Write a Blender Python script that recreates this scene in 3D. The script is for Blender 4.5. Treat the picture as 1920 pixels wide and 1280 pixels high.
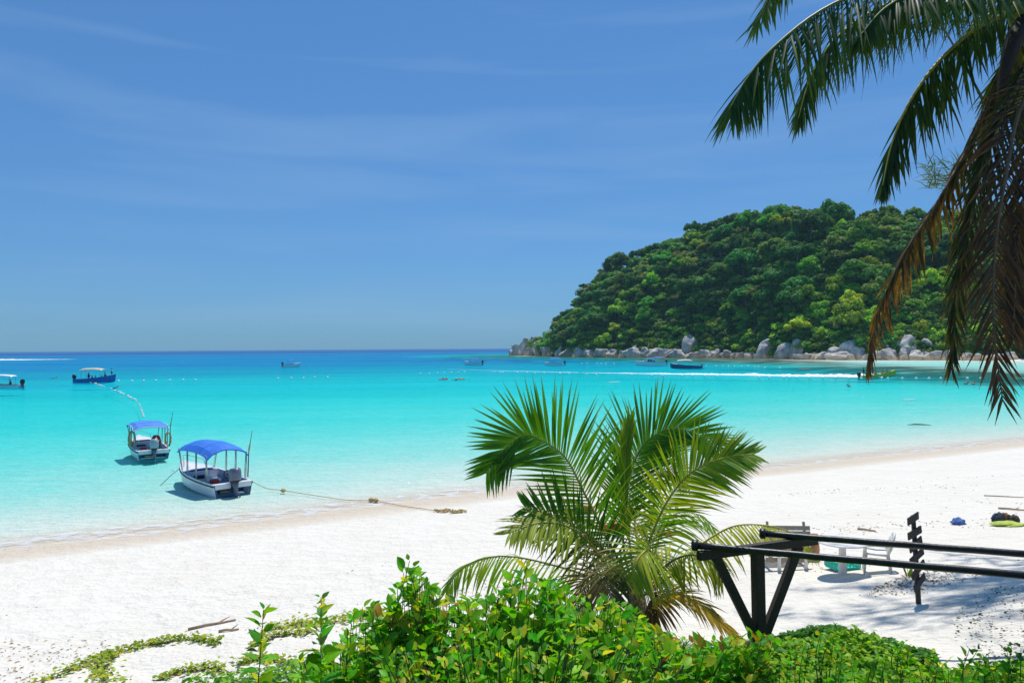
import bpy, bmesh, math, random
import numpy as np
from mathutils import Vector, Matrix, noise
for o in list(bpy.data.objects): bpy.data.objects.remove(o)
scene = bpy.context.scene
COL = scene.collection
R = math.radians
rnd = random.Random(7)
nrs = np.random.RandomState(11)

# ------------------------------------------------------------------ camera
F = 1400.0                      # focal length in photo pixels (1920 wide)
CAMZ = 6.8
cam_d = bpy.data.cameras.new('camera'); cam = bpy.data.objects.new('camera', cam_d); COL.objects.link(cam)
cam_d.sensor_width = 36.0; cam_d.lens = 36.0 * F / 1920.0
cam_d.clip_start = 0.1; cam_d.clip_end = 90000.0
cam.location = (0, 0, CAMZ)
PITCH = math.atan(12.3 / F); ROLL = R(-0.388)
cam.rotation_mode = 'XYZ'
cam.matrix_world = Matrix.Translation((0, 0, CAMZ)) @ Matrix.Rotation(R(90) + PITCH, 4, 'X') @ Matrix.Rotation(ROLL, 4, 'Z')
scene.camera = cam
MW = cam.matrix_world.to_3x3()
RX, UP, FW = MW @ Vector((1, 0, 0)), MW @ Vector((0, 1, 0)), MW @ Vector((0, 0, -1))

# ------------------------------------------------------------------ sky and sun
SUN_EL, SUN_AZ = R(66), R(18)          # azimuth from +Y towards +X
world = bpy.data.worlds.new('World'); scene.world = world; world.use_nodes = True
wt = world.node_tree; wt.nodes.clear()
w_out = wt.nodes.new('ShaderNodeOutputWorld'); w_bg = wt.nodes.new('ShaderNodeBackground')
w_sky = wt.nodes.new('ShaderNodeTexSky'); w_sky.sky_type = 'NISHITA'; w_sky.sun_disc = False
w_sky.sun_elevation = SUN_EL; w_sky.sun_rotation = SUN_AZ
w_sky.air_density = 1.0; w_sky.dust_density = 0.25; w_sky.ozone_density = 3.0; w_sky.altitude = 0
w_bg.inputs['Strength'].default_value = 0.105
# even grading of the whole sky, then thin high cloud streaks
w_gam = wt.nodes.new('ShaderNodeGamma'); w_gam.inputs['Gamma'].default_value = 0.62
w_mul = wt.nodes.new('ShaderNodeMixRGB'); w_mul.blend_type = 'MULTIPLY'; w_mul.inputs[0].default_value = 1.0
w_mul.inputs[2].default_value = (0.585, 1.20, 2.0, 1)
w_tc = wt.nodes.new('ShaderNodeTexCoord'); w_map = wt.nodes.new('ShaderNodeMapping')
w_map.inputs['Scale'].default_value = (1.1, 1.1, 11.0); w_map.inputs['Rotation'].default_value = (R(4), R(-3), 0)
w_noi = wt.nodes.new('ShaderNodeTexNoise'); w_noi.inputs['Scale'].default_value = 1.7; w_noi.inputs['Detail'].default_value = 7
w_noi.inputs['Distortion'].default_value = 0.5
w_ramp = wt.nodes.new('ShaderNodeValToRGB')
w_ramp.color_ramp.elements[0].position = 0.50; w_ramp.color_ramp.elements[0].color = (0, 0, 0, 1)
w_ramp.color_ramp.elements[1].position = 0.86; w_ramp.color_ramp.elements[1].color = (0.34, 0.34, 0.34, 1)
w_mix = wt.nodes.new('ShaderNodeMixRGB'); w_mix.blend_type = 'MIX'
w_mix.inputs[2].default_value = (3.2, 4.9, 7.2, 1)
L = wt.links.new
L(w_sky.outputs[0], w_gam.inputs[0]); L(w_gam.outputs[0], w_mul.inputs[1]); L(w_mul.outputs[0], w_mix.inputs[1])
L(w_tc.outputs['Generated'], w_map.inputs[0]); L(w_map.outputs[0], w_noi.inputs['Vector']); L(w_noi.outputs[0], w_ramp.inputs[0])
L(w_ramp.outputs[0], w_mix.inputs[0]); L(w_mix.outputs[0], w_bg.inputs[0]); L(w_bg.outputs[0], w_out.inputs[0])

SUN_DIR = Vector((math.sin(SUN_AZ) * math.cos(SUN_EL), math.cos(SUN_AZ) * math.cos(SUN_EL), math.sin(SUN_EL)))
sl = bpy.data.lights.new('sun', 'SUN'); sl.energy = 4.2; sl.angle = R(0.53); sl.color = (1.0, 0.965, 0.91)
sun = bpy.data.objects.new('sun', sl); COL.objects.link(sun)
sun.rotation_euler = SUN_DIR.to_track_quat('Z', 'Y').to_euler(); sun.location = (0, 0, 60)

scene.view_settings.view_transform = 'Standard'; scene.view_settings.look = 'None'
scene.view_settings.exposure = 0.0; scene.view_settings.gamma = 1.0; scene.view_settings.use_curve_mapping = False
scene.render.engine = 'CYCLES'
cy = scene.cycles
cy.max_bounces = 8; cy.diffuse_bounces = 3; cy.glossy_bounces = 3; cy.transmission_bounces = 4
cy.transparent_max_bounces = 10; cy.use_denoising = True; cy.caustics_reflective = False; cy.caustics_refractive = False
cy.sample_clamp_indirect = 4.0

# ------------------------------------------------------------------ helpers
def at(px, py, d):
    """world point seen at photo pixel (px,py), d metres in front of the camera"""
    return Vector((0, 0, CAMZ)) + d * (FW + RX * ((px - 960) / F) + UP * ((640 - py) / F))
def on_z(px, py, z=0.0):
    v = FW + RX * ((px - 960) / F) + UP * ((640 - py) / F)
    return Vector((0, 0, CAMZ)) + v * ((z - CAMZ) / v.z)
def proj(p):
    v = Vector(p) - Vector((0, 0, CAMZ)); d = v.dot(FW)
    if d < 0.1: return (-9999, -9999, d)
    return (960 + F * v.dot(RX) / d, 640 - F * v.dot(UP) / d, d)
def tag(o, label=None, cat=None, group=None, kind=None):
    if label: o['label'] = label
    if cat: o['category'] = cat
    if group: o['group'] = group
    if kind: o['kind'] = kind
    return o
def empty(name, loc=(0, 0, 0), rz=0, label=None, cat=None, group=None):
    o = bpy.data.objects.new(name, None); COL.objects.link(o); o.location = loc; o.rotation_euler = (0, 0, rz)
    o.empty_display_size = 0.2
    return tag(o, label, cat, group)
def link(name, me, parent=None, mat=None):
    o = bpy.data.objects.new(name, me); COL.objects.link(o)
    if mat is not None and not me.materials: me.materials.append(mat)
    if parent is not None: o.parent = parent
    return o
def np_mesh(name, V, Fc, cols=None, smooth=True, attrs=None):
    """V (n,3), Fc (m,4) or (m,3) int array -> mesh"""
    V = np.asarray(V, dtype=np.float32); Fc = np.asarray(Fc, dtype=np.int32)
    me = bpy.data.meshes.new(name); m, k = Fc.shape
    me.vertices.add(len(V)); me.vertices.foreach_set('co', V.ravel())
    me.loops.add(m * k); me.loops.foreach_set('vertex_index', Fc.ravel())
    me.polygons.add(m); me.polygons.foreach_set('loop_start', np.arange(m, dtype=np.int32) * k)
    if smooth: me.polygons.foreach_set('use_smooth', np.ones(m, dtype=bool))
    if cols is not None:
        a = me.color_attributes.new('col', 'FLOAT_COLOR', 'POINT')
        c = np.ones((len(V), 4), dtype=np.float32); c[:, :3] = cols
        a.data.foreach_set('color', c.ravel())
    for nme, arr in (attrs or {}).items():
        a = me.attributes.new(nme, 'FLOAT', 'POINT'); a.data.foreach_set('value', np.asarray(arr, dtype=np.float32))
    me.update(); me.validate(clean_customdata=False)
    return me
class MB:
    def __init__(s): s.v = []; s.f = []; s.mi = []; s.cur = 0
    def quad(s, *pts):
        n = len(s.v); s.v += [tuple(p) for p in pts]; s.f.append(tuple(range(n, n + len(pts)))); s.mi.append(s.cur)
    def box(s, c, size, rot=None):
        n = len(s.v); hx, hy, hz = (k / 2 for k in size)
        for sx, sy, sz in ((-1,-1,-1),(1,-1,-1),(1,1,-1),(-1,1,-1),(-1,-1,1),(1,-1,1),(1,1,1),(-1,1,1)):
            p = Vector((sx*hx, sy*hy, sz*hz))
            if rot is not None: p = rot @ p
            s.v.append(tuple(p + Vector(c)))
        for q in ((0,3,2,1),(4,5,6,7),(0,1,5,4),(1,2,6,5),(2,3,7,6),(3,0,4,7)):
            s.f.append(tuple(n + k for k in q)); s.mi.append(s.cur)
        return s
    def beam(s, a, b, w, h, up=Vector((0, 0, 1))):
        a, b = Vector(a), Vector(b); t = (b - a).normalized(); sd = t.cross(up)
        if sd.length < 1e-3: sd = t.cross(Vector((0, 1, 0)))
        sd.normalize(); u = sd.cross(t); n = len(s.v)
        for p in (a, b):
            for i, j in ((-1,-1),(1,-1),(1,1),(-1,1)): s.v.append(tuple(p + sd*(i*w/2) + u*(j*h/2)))
        for q in ((0,1,2,3),(7,6,5,4),(0,4,5,1),(1,5,6,2),(2,6,7,3),(3,7,4,0)):
            s.f.append(tuple(n + k for k in q)); s.mi.append(s.cur)
        return s
    def tube(s, pts, rads, seg=8, cap=True):
        pts = [Vector(p) for p in pts]; m = len(pts)
        if not hasattr(rads, '__len__'): rads = [rads] * m
        n = len(s.v); ref = None
        for i, p in enumerate(pts):
            t = (pts[min(i+1, m-1)] - pts[max(i-1, 0)])
            if t.length < 1e-9: t = Vector((0, 0, 1))
            t.normalize()
            if ref is None:
                ref = t.cross(Vector((0, 0, 1)))
                if ref.length < 1e-2: ref = t.cross(Vector((0, 1, 0)))
            else: ref = ref - t * ref.dot(t)
            ref.normalize(); bi = t.cross(ref)
            for k in range(seg):
                a = 2 * math.pi * k / seg
                s.v.append(tuple(p + (ref * math.cos(a) + bi * math.sin(a)) * rads[i]))
        for i in range(m - 1):
            for k in range(seg):
                a, b = n + i*seg + k, n + i*seg + (k+1) % seg
                s.f.append((a, b, b + seg, a + seg)); s.mi.append(s.cur)
        if cap:
            s.f.append(tuple(n + k for k in reversed(range(seg)))); s.mi.append(s.cur)
            s.f.append(tuple(n + (m-1)*seg + k for k in range(seg))); s.mi.append(s.cur)
        return s
    def lathe(s, prof, c=(0, 0, 0), seg=16, sx=1, sy=1):
        n = len(s.v); c = Vector(c)
        for r_, z in prof:
            for k in range(seg):
                a = 2 * math.pi * k / seg; s.v.append((c.x + r_*sx*math.cos(a), c.y + r_*sy*math.sin(a), c.z + z))
        for i in range(len(prof) - 1):
            for k in range(seg):
                a, b = n + i*seg + k, n + i*seg + (k+1) % seg
                s.f.append((a, b, b + seg, a + seg)); s.mi.append(s.cur)
        s.f.append(tuple(n + k for k in reversed(range(seg)))); s.mi.append(s.cur)
        s.f.append(tuple(n + (len(prof)-1)*seg + k for k in range(seg))); s.mi.append(s.cur)
        return s
    def rings(s, rings, cap=True, close=True):
        n = len(s.v); m = len(rings[0])
        for r_ in rings: s.v += [tuple(p) for p in r_]
        for i in range(len(rings) - 1):
            for k in range(m if close else m - 1):
                a, b = n + i*m + k, n + i*m + (k+1) % m
                s.f.append((a, b, b + m, a + m)); s.mi.append(s.cur)
        if cap:
            s.f.append(tuple(n + k for k in reversed(range(m)))); s.mi.append(s.cur)
            s.f.append(tuple(n + (len(rings)-1)*m + k for k in range(m))); s.mi.append(s.cur)
        return s
    def mesh(s, name, mats, smooth=False, bevel=0):
        me = bpy.data.meshes.new(name); me.from_pydata(s.v, [], s.f)
        mats = mats if isinstance(mats, (list, tuple)) else [mats]
        for m in mats: me.materials.append(m)
        if len(mats) > 1: me.polygons.foreach_set('material_index', s.mi)
        bm = bmesh.new(); bm.from_mesh(me)
        bmesh.ops.recalc_face_normals(bm, faces=bm.faces)
        if bevel:
            bmesh.ops.bevel(bm, geom=[e for e in bm.edges if len(e.link_faces) == 2 and e.calc_face_angle(0) > 0.6],
                            offset=bevel, segments=2, affect='EDGES', profile=0.6)
        bm.to_mesh(me); bm.free()
        if smooth: me.polygons.foreach_set('use_smooth', [True] * len(me.polygons))
        me.update(); return me
    def build(s, name, mats, parent=None, smooth=False, bevel=0):
        return link(name, s.mesh(name, mats, smooth, bevel), parent)

def catmull(P, n):
    P = [Vector(p) for p in P]; P = [P[0]*2 - P[1]] + P + [P[-1]*2 - P[-2]]
    out = []; segs = len(P) - 3
    for i in range(n):
        u = i / (n - 1) * segs; k = min(int(u), segs - 1); t = u - k
        a, b, c, d = P[k:k+4]
        out.append(0.5 * ((2*b) + (c - a)*t + (2*a - 5*b + 4*c - d)*t*t + (3*b - a - 3*c + d)*t*t*t))
    return out
def interp(x, xs, ys): return float(np.interp(x, xs, ys))

# ------------------------------------------------------------------ materials
def mat_base(name):
    m = bpy.data.materials.new(name); m.use_nodes = True; nt = m.node_tree
    return m, nt, nt.nodes['Principled BSDF'], nt.nodes['Material Output']
def nd(nt, typ, **kw):
    n = nt.nodes.new(typ)
    for k, v in kw.items():
        if k.startswith('_'): setattr(n, k[1:], v)
        else: n.inputs[k.replace('__', ' ')].default_value = v
    return n
def surf(name, col, rough=0.5, var=0.12, scale=8.0, bump=0.0, metal=0.0, spec=0.5, col2=None, coord='Object', stretch=(1,1,1)):
    m, nt, b, out = mat_base(name); lk = nt.links.new
    tc = nd(nt, 'ShaderNodeTexCoord'); mp = nd(nt, 'ShaderNodeMapping', Scale=stretch)
    nz = nd(nt, 'ShaderNodeTexNoise', Scale=scale, Detail=5.0)
    lk(tc.outputs[coord], mp.inputs[0]); lk(mp.outputs[0], nz.inputs['Vector'])
    rp = nd(nt, 'ShaderNodeValToRGB'); e = rp.color_ramp.elements
    c2 = col2 or tuple(min(1, c * (1 + var)) for c in col); c1 = tuple(c * (1 - var) for c in col)
    e[0].position, e[1].position = 0.3, 0.7; e[0].color = (*c1, 1); e[1].color = (*c2, 1)
    lk(nz.outputs[0], rp.inputs[0]); lk(rp.outputs[0], b.inputs['Base Color'])
    b.inputs['Roughness'].default_value = rough; b.inputs['Metallic'].default_value = metal
    b.inputs['Specular IOR Level'].default_value = spec
    if bump:
        bp = nd(nt, 'ShaderNodeBump', Strength=bump, Distance=0.02); lk(nz.outputs[0], bp.inputs['Height']); lk(bp.outputs[0], b.inputs['Normal'])
    return m
def leaf_mat(name, trans=0.35, rough=0.45, objrand=0.0, spec=0.35, noise_scale=6.0, tcol=(1.25, 1.15, 0.45)):
    """foliage: colour from the mesh attribute 'col', a share of light passes through the blade"""
    m, nt, b, out = mat_base(name); lk = nt.links.new
    at_ = nd(nt, 'ShaderNodeAttribute', _attribute_name='col')
    nz = nd(nt, 'ShaderNodeTexNoise', Scale=noise_scale, Detail=3.0); tc = nd(nt, 'ShaderNodeTexCoord'); lk(tc.outputs['Object'], nz.inputs['Vector'])
    mr = nd(nt, 'ShaderNodeMapRange'); mr.inputs['To Min'].default_value = 0.72; mr.inputs['To Max'].default_value = 1.28
    lk(nz.outputs[0], mr.inputs['Value'])
    mu = nd(nt, 'ShaderNodeVectorMath', _operation='SCALE'); lk(at_.outputs['Color'], mu.inputs[0]); lk(mr.outputs[0], mu.inputs['Scale'])
    cur = mu.outputs[0]
    if objrand:
        oi = nd(nt, 'ShaderNodeObjectInfo'); hs = nd(nt, 'ShaderNodeHueSaturation')
        m1 = nd(nt, 'ShaderNodeMapRange'); m1.inputs['To Min'].default_value = 0.5 - 0.045*objrand; m1.inputs['To Max'].default_value = 0.5 + 0.02*objrand
        m2 = nd(nt, 'ShaderNodeMapRange'); m2.inputs['To Min'].default_value = 1 - 0.42*objrand; m2.inputs['To Max'].default_value = 1 + 0.5*objrand
        wn = nd(nt, 'ShaderNodeTexWhiteNoise', _noise_dimensions='1D'); lk(oi.outputs['Random'], wn.inputs['W'])
        lk(oi.outputs['Random'], m1.inputs['Value']); lk(wn.outputs['Value'], m2.inputs['Value'])
        lk(m1.outputs[0], hs.inputs['Hue']); lk(m2.outputs[0], hs.inputs['Value']); lk(cur, hs.inputs['Color']); cur = hs.outputs[0]
    lk(cur, b.inputs['Base Color']); b.inputs['Roughness'].default_value = rough; b.inputs['Specular IOR Level'].default_value = spec
    if trans:
        tr = nd(nt, 'ShaderNodeBsdfTranslucent'); tm = nd(nt, 'ShaderNodeMixRGB', _blend_type='MULTIPLY'); tm.inputs[0].default_value = 1
        tm.inputs[2].default_value = (*tcol, 1)
        lk(cur, tm.inputs[1]); lk(tm.outputs[0], tr.inputs[0])
        mx = nd(nt, 'ShaderNodeMixShader'); mx.inputs[0].default_value = trans
        lk(b.outputs[0], mx.inputs[1]); lk(tr.outputs[0], mx.inputs[2]); lk(mx.outputs[0], out.inputs[0])
    return m

M = {}
M['white_paint'] = surf('white_paint', (0.78, 0.79, 0.80), 0.35, 0.06, 3)
M['shadow_grey_inside'] = surf('shadow_grey_inside', (0.42, 0.45, 0.52), 0.55, 0.12, 4)  # blue-grey of the shadow inside the hulls is put into the colour
M['navy'] = surf('navy', (0.02, 0.06, 0.17), 0.4, 0.2, 3)
M['hull_side'] = surf('hull_side', (0.50, 0.60, 0.66), 0.35, 0.15, 3)
M['hull_bottom'] = surf('hull_bottom', (0.32, 0.52, 0.56), 0.5, 0.2, 4)
M['canvas_blue'] = surf('canvas_blue', (0.02, 0.17, 0.66), 0.75, 0.12, 3, 0.2)
M['canvas_blue_pale'] = surf('canvas_blue_pale', (0.06, 0.23, 0.72), 0.75, 0.12, 3, 0.2)
M['canvas_white'] = surf('canvas_white', (0.78, 0.78, 0.76), 0.7, 0.06, 3)
M['canvas_cream'] = surf('canvas_cream', (0.72, 0.58, 0.36), 0.7, 0.1, 3)
M['engine'] = surf('engine', (0.13, 0.15, 0.21), 0.28, 0.2, 3)
M['engine_pale'] = surf('engine_pale', (0.36, 0.38, 0.44), 0.3, 0.15, 3)
M['black'] = surf('black_rubber', (0.015, 0.016, 0.02), 0.45, 0.25, 6)
M['steel'] = surf('steel', (0.45, 0.46, 0.42), 0.3, 0.15, 5, metal=0.6)
M['rope_tan'] = surf('rope_tan', (0.52, 0.38, 0.16), 0.85, 0.3, 20, 0.5)
M['red'] = surf('red_plastic', (0.62, 0.04, 0.03), 0.5, 0.1, 4)
M['orange'] = surf('orange_vest', (0.85, 0.22, 0.03), 0.6, 0.1, 4)
M['pink'] = surf('pink_cloth', (0.75, 0.16, 0.22), 0.7, 0.12, 4)
M['yellow'] = surf('yellow_paint', (0.62, 0.55, 0.06), 0.4, 0.15, 3)
M['lime'] = surf('lime_paint', (0.35, 0.45, 0.05), 0.4, 0.15, 3)
M['blue_paint'] = surf('blue_paint', (0.015, 0.09, 0.42), 0.4, 0.2, 3)
M['glass'] = surf('tinted_glass', (0.03, 0.05, 0.07), 0.08, 0.2, 2, spec=0.8)
M['plastic_white'] = surf('white_plastic', (0.80, 0.76, 0.69), 0.4, 0.05, 6)
M['plastic_teal'] = surf('teal_plastic', (0.02, 0.55, 0.42), 0.4, 0.08, 6)
M['wood_dark'] = surf('dark_timber', (0.045, 0.034, 0.026), 0.75, 0.4, 9, 0.5, stretch=(3, 3, 18))
M['wood_sign'] = surf('weathered_board', (0.075, 0.055, 0.042), 0.8, 0.35, 14, 0.5, stretch=(1, 6, 6))
M['pipe_black'] = surf('black_pipe', (0.014, 0.014, 0.015), 0.4, 0.4, 14, 0.25)
M['wood_pale'] = surf('pale_timber', (0.42, 0.34, 0.24), 0.75, 0.2, 10, 0.4, stretch=(6, 1, 1))
M['bark'] = surf('palm_bark', (0.20, 0.16, 0.12), 0.9, 0.35, 9, 0.8, stretch=(1, 1, 4))
M['trunk'] = surf('tree_bark', (0.26, 0.22, 0.17), 0.9, 0.3, 1.5, 0.5)
M['twig'] = surf('twig_bark', (0.12, 0.09, 0.05), 0.85, 0.3, 12)
M['stick'] = surf('driftwood', (0.36, 0.26, 0.18), 0.85, 0.25, 12, 0.4)
M['skin'] = surf('skin', (0.42, 0.23, 0.15), 0.55, 0.08, 6)
M['hair'] = surf('dark_hair', (0.02, 0.014, 0.01), 0.6, 0.2, 20)
M['cloth_dark'] = surf('dark_cloth', (0.03, 0.04, 0.07), 0.8, 0.2, 8)
M['cloth_white'] = surf('white_cloth', (0.75, 0.74, 0.72), 0.8, 0.08, 8)
M['cloth_blue'] = surf('blue_cloth', (0.07, 0.16, 0.42), 0.8, 0.2, 8, 0.3)
M['coconut'] = surf('green_coconut', (0.42, 0.40, 0.04), 0.45, 0.25, 5, col2=(0.30, 0.36, 0.05))
M['husk'] = surf('coconut_husk', (0.22, 0.12, 0.07), 0.9, 0.35, 14, 0.6)
M['foam'] = surf('sea_foam', (0.86, 0.88, 0.88), 0.6, 0.05, 2)
M['buoy'] = surf('white_buoy', (0.82, 0.84, 0.84), 0.4, 0.05, 3)
LEAF = leaf_mat('broad_leaf', 0.46, 0.45, 0.7, spec=0.22, noise_scale=4)
LEAF_S = leaf_mat('broad_leaf_mass', 0.46, 0.48, 0.0, spec=0.22, noise_scale=4)
FROND = leaf_mat('palm_leaflet', 0.42, 0.42, 0.0, spec=0.28, noise_scale=3)
TREE = leaf_mat('forest_leaf', 0.36, 0.6, 1.0, spec=0.15, noise_scale=0.35)
TREE_S = leaf_mat('forest_leaf_mass', 0.36, 0.6, 0.0, spec=0.15, noise_scale=0.06)
# ------------------------------------------------------------------ terrain, sea bed and sea
SHORE = [(-400, -190), (-160, -62), (-80, -15), (-40, 10.5), (-17.7, 25.8), (-12.9, 28.5), (-6.1, 32.7), (0, 36.4), (13.9, 41.6), (25.3, 47.6),
         (35.6, 52.6), (70, 68), (120, 95), (180, 140), (222, 200), (232, 255), (212, 305), (200, 336), (182, 344), (165, 350),
         (145, 375), (135, 441), (97, 486), (54, 541), (20, 620), (-3, 690)]
N_NEAR = 15       # points of the near beach
LANDPOLY = SHORE + [(2, 730), (80, 860), (400, 950), (1500, 900), (1500, -600), (-400, -600)]
def seg_dist(P, pts):
    best = np.full(len(P), 1e9)
    for a, b in zip(pts[:-1], pts[1:]):
        a = np.array(a, float); b = np.array(b, float); ab = b - a
        t = np.clip(((P - a) @ ab) / (ab @ ab), 0, 1); q = a + t[:, None] * ab
        best = np.minimum(best, np.hypot(*(P - q).T))
    return best
def inside(P, poly):
    c = np.zeros(len(P), bool); n = len(poly)
    for i in range(n):
        x1, y1 = poly[i]; x2, y2 = poly[(i+1) % n]
        if y1 == y2: continue
        k = ((y1 > P[:, 1]) != (y2 > P[:, 1])) & (P[:, 0] < (x2 - x1) * (P[:, 1] - y1) / (y2 - y1) + x1)
        c ^= k
    return c
def vnoise(P, scale, seed=0, octv=3):
    """cheap smooth value noise, numpy"""
    out = np.zeros(len(P)); amp = 1.0; tot = 0
    rs = np.random.RandomState(seed); G = rs.rand(256, 256)
    for o in range(octv):
        q = P / scale * (2 ** o) + 37.7 * o
        i = np.floor(q).astype(int); f = q - i; f = f * f * (3 - 2 * f); i &= 255; j = (i + 1) & 255
        v = (G[i[:,0], i[:,1]] * (1-f[:,0]) * (1-f[:,1]) + G[j[:,0], i[:,1]] * f[:,0] * (1-f[:,1])
             + G[i[:,0], j[:,1]] * (1-f[:,0]) * f[:,1] + G[j[:,0], j[:,1]] * f[:,0] * f[:,1])
        out += amp * v; tot += amp; amp *= 0.5
    return out / tot - 0.5
def terrain(P):
    """height of sand / sea bed, plus reef and wet masks"""
    P = np.asarray(P, float)
    dn = seg_dist(P, SHORE[:N_NEAR]); df = seg_dist(P, SHORE[N_NEAR-1:] + [(2, 730), (80, 860)])
    land = inside(P, LANDPOLY); s = np.minimum(dn, df)
    zl = np.interp(s, [0, 2, 10, 20, 23, 25.4, 28, 31, 34, 40, 60, 200], [0, .12, .80, 1.68, 2.15, 2.8, 3.25, 4.2, 5.0, 5.5, 6.0, 7])
    far = np.clip((P[:, 1] - 70) / 60, 0, 1)
    zl = zl * (1 - far) + far * np.minimum(zl, 1.2 + 0.02 * s)
    zl = np.where(P[:, 1] > 322, -0.4, zl)
    nearw = np.clip(1 - np.hypot(P[:, 0], P[:, 1]) / 70, 0, 1) * np.clip((s - 3) / 8, 0, 1)
    zl = zl + nearw * (vnoise(P, 2.6, 3) * 0.22 + vnoise(P, 0.55, 5, 2) * 0.07)
    d_n = np.interp(dn, [0, 3, 8, 15, 30, 60, 100, 160, 250, 400, 700, 1500, 5000], [0.0, .16, .42, .80, 1.5, 2.6, 3.9, 5.6, 8.6, 14, 20, 28, 40])
    w = np.clip((P[:, 0] - 10) / 110, 0, 1)
    d_fr = np.interp(df, [0, 15, 90, 130, 165, 260], [0.05, .35, .75, 1.3, 3.6, 14])
    d_fl = np.interp(df, [0, 8, 30, 60, 110], [1.0, 2.0, 3.0, 5.0, 12])
    dep = np.minimum(d_n, d_fr * w + d_fl * (1 - w))
    dep = np.where(df > 150, np.minimum(d_n, np.maximum(dep, 3.2)), dep) if False else dep
    dep = dep * (1 + 0.35 * vnoise(P * np.array([0.45, 1.0]), 22, 9)) 
    dep_w = dep
    z = np.where(land, zl, -0.30 * dep - 0.02 * np.clip(dep, 0, 1))        # apparent depth: refraction lifts the bed
    # reef: rocky/weedy bottom by the headland
    e = vnoise(P * np.array([0.5, 1.0]), 30, 21)
    band = np.exp(-((df - 122 - 40 * e) / 26.0) ** 2) * np.clip((P[:, 0] - 60) / 50, 0, 1)
    hug = np.clip(1.25 - df / (60 + 60 * e + 30), 0, 1) * np.clip((150 - P[:, 0]) / 30, 0, 1)
    reef = np.clip(1.5 * np.maximum(band, hug), 0, 1) * (~land) * (P[:, 1] > 120)
    dep = dep * (1 - 0.6 * reef)
    wet = np.where(land, np.clip(1.0 - np.abs((s - 1.0) / (2.3 + 1.0 * vnoise(P, 9, 4))), 0, 1) ** 0.5, np.clip(1 - s / 2.5, 0, 1)) * (P[:, 1] < 130)
    return z, reef, wet, dep, land
def ground(x, y): return float(terrain(np.array([[x, y]]))[0][0])
def on_ground(px, py):
    """walk the pixel's ray down to the sand"""
    v = FW + RX * ((px - 960) / F) + UP * ((640 - py) / F); o = Vector((0, 0, CAMZ))
    ts = np.arange(2.0, 75.0, 0.05); P = np.array([[o.x + v.x*t, o.y + v.y*t] for t in ts])
    g = terrain(P)[0]; zz = o.z + v.z * ts; k = np.argmax(zz <= np.maximum(g, 0))
    p = o + v * ts[k]; p.z = max(g[k], 0); return p

def polar(az, rad):
    A, Rr = np.meshgrid(az, rad, indexing='ij')
    P = np.stack([np.sin(A) * Rr, np.cos(A) * Rr], -1).reshape(-1, 2)
    n, m = len(az), len(rad); i, j = np.meshgrid(np.arange(n-1), np.arange(m-1), indexing='ij'); k = i*m + j
    Fc = np.stack([k, k+1, k+m+1, k+m], -1).reshape(-1, 4)[:, ::-1]
    return P, Fc
front = np.linspace(R(-44), R(44), 430); back = np.linspace(R(44), R(316), 70)[1:]
P, Fc = polar(np.concatenate([front, back]), np.concatenate([np.geomspace(0.8, 120, 300), np.geomspace(124, 1500, 150)]))
z, reef, wet, dep, land = terrain(P)
Q = np.column_stack([P, z]) - np.array([0, 0, CAMZ]); dd = Q @ np.array(FW); ds = np.where(dd < 0.3, 0.3, dd)
PXY = np.column_stack([960 + F * (Q @ np.array(RX)) / ds, 640 - F * (Q @ np.array(UP)) / ds]) + (vnoise(P, 0.5, 6)[:, None] * np.array([[60, 40]]))
soil = ((dd < 1.5) & (P[:, 1] < 5) | ((dd >= 1.5) & inside(PXY, [(250, 1380), (380, 1300), (560, 1272), (820, 1245), (1000, 1222), (1250, 1232), (1350, 1200), (1500, 1200), (1600, 1222), (1700, 1250), (1760, 1278), (1840, 1268), (1960, 1255), (4000, 1240), (4000, 9000), (-2000, 9000), (-2000, 2500)]))).astype(float)
sand_me = np_mesh('beach', np.column_stack([P, z]), Fc, attrs={'reef': reef, 'wet': wet, 'soil': soil})

m, nt, b, out = mat_base('sand'); lk = nt.links.new
geo = nd(nt, 'ShaderNodeNewGeometry')
n1 = nd(nt, 'ShaderNodeTexNoise', Scale=0.5, Detail=8.0, Roughness=0.65); n2 = nd(nt, 'ShaderNodeTexNoise', Scale=9.0, Detail=6.0)
n3 = nd(nt, 'ShaderNodeTexVoronoi', Scale=2.2)
for n_ in (n1, n2, n3): lk(geo.outputs['Position'], n_.inputs['Vector'])
rp = nd(nt, 'ShaderNodeValToRGB'); e = rp.color_ramp.elements
e[0].position, e[1].position = 0.3, 0.7; e[0].color = (0.75, 0.70, 0.60, 1); e[1].color = (0.80, 0.755, 0.665, 1)
lk(n1.outputs[0], rp.inputs[0])
aw = nd(nt, 'ShaderNodeAttribute', _attribute_name='wet'); ar = nd(nt, 'ShaderNodeAttribute', _attribute_name='reef')
mw = nd(nt, 'ShaderNodeMixRGB'); mw.inputs[2].default_value = (0.62, 0.53, 0.41, 1); lk(aw.outputs['Fac'], mw.inputs[0]); lk(rp.outputs[0], mw.inputs[1])
mr_ = nd(nt, 'ShaderNodeMixRGB'); mr_.inputs[2].default_value = (0.055, 0.085, 0.05, 1)
rn = nd(nt, 'ShaderNodeTexNoise', Scale=0.09, Detail=6.0); lk(geo.outputs['Position'], rn.inputs['Vector'])
rm = nd(nt, 'ShaderNodeMath', _operation='MULTIPLY_ADD'); rm.inputs[1].default_value = 2.4; rm.inputs[2].default_value = -0.2; lk(rn.outputs[0], rm.inputs[0])
rq = nd(nt, 'ShaderNodeMath', _operation='MULTIPLY', _use_clamp=True); lk(rm.outputs[0], rq.inputs[0]); lk(ar.outputs['Fac'], rq.inputs[1])
lk(rq.outputs[0], mr_.inputs[0]); lk(mw.outputs[0], mr_.inputs[1])
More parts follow.
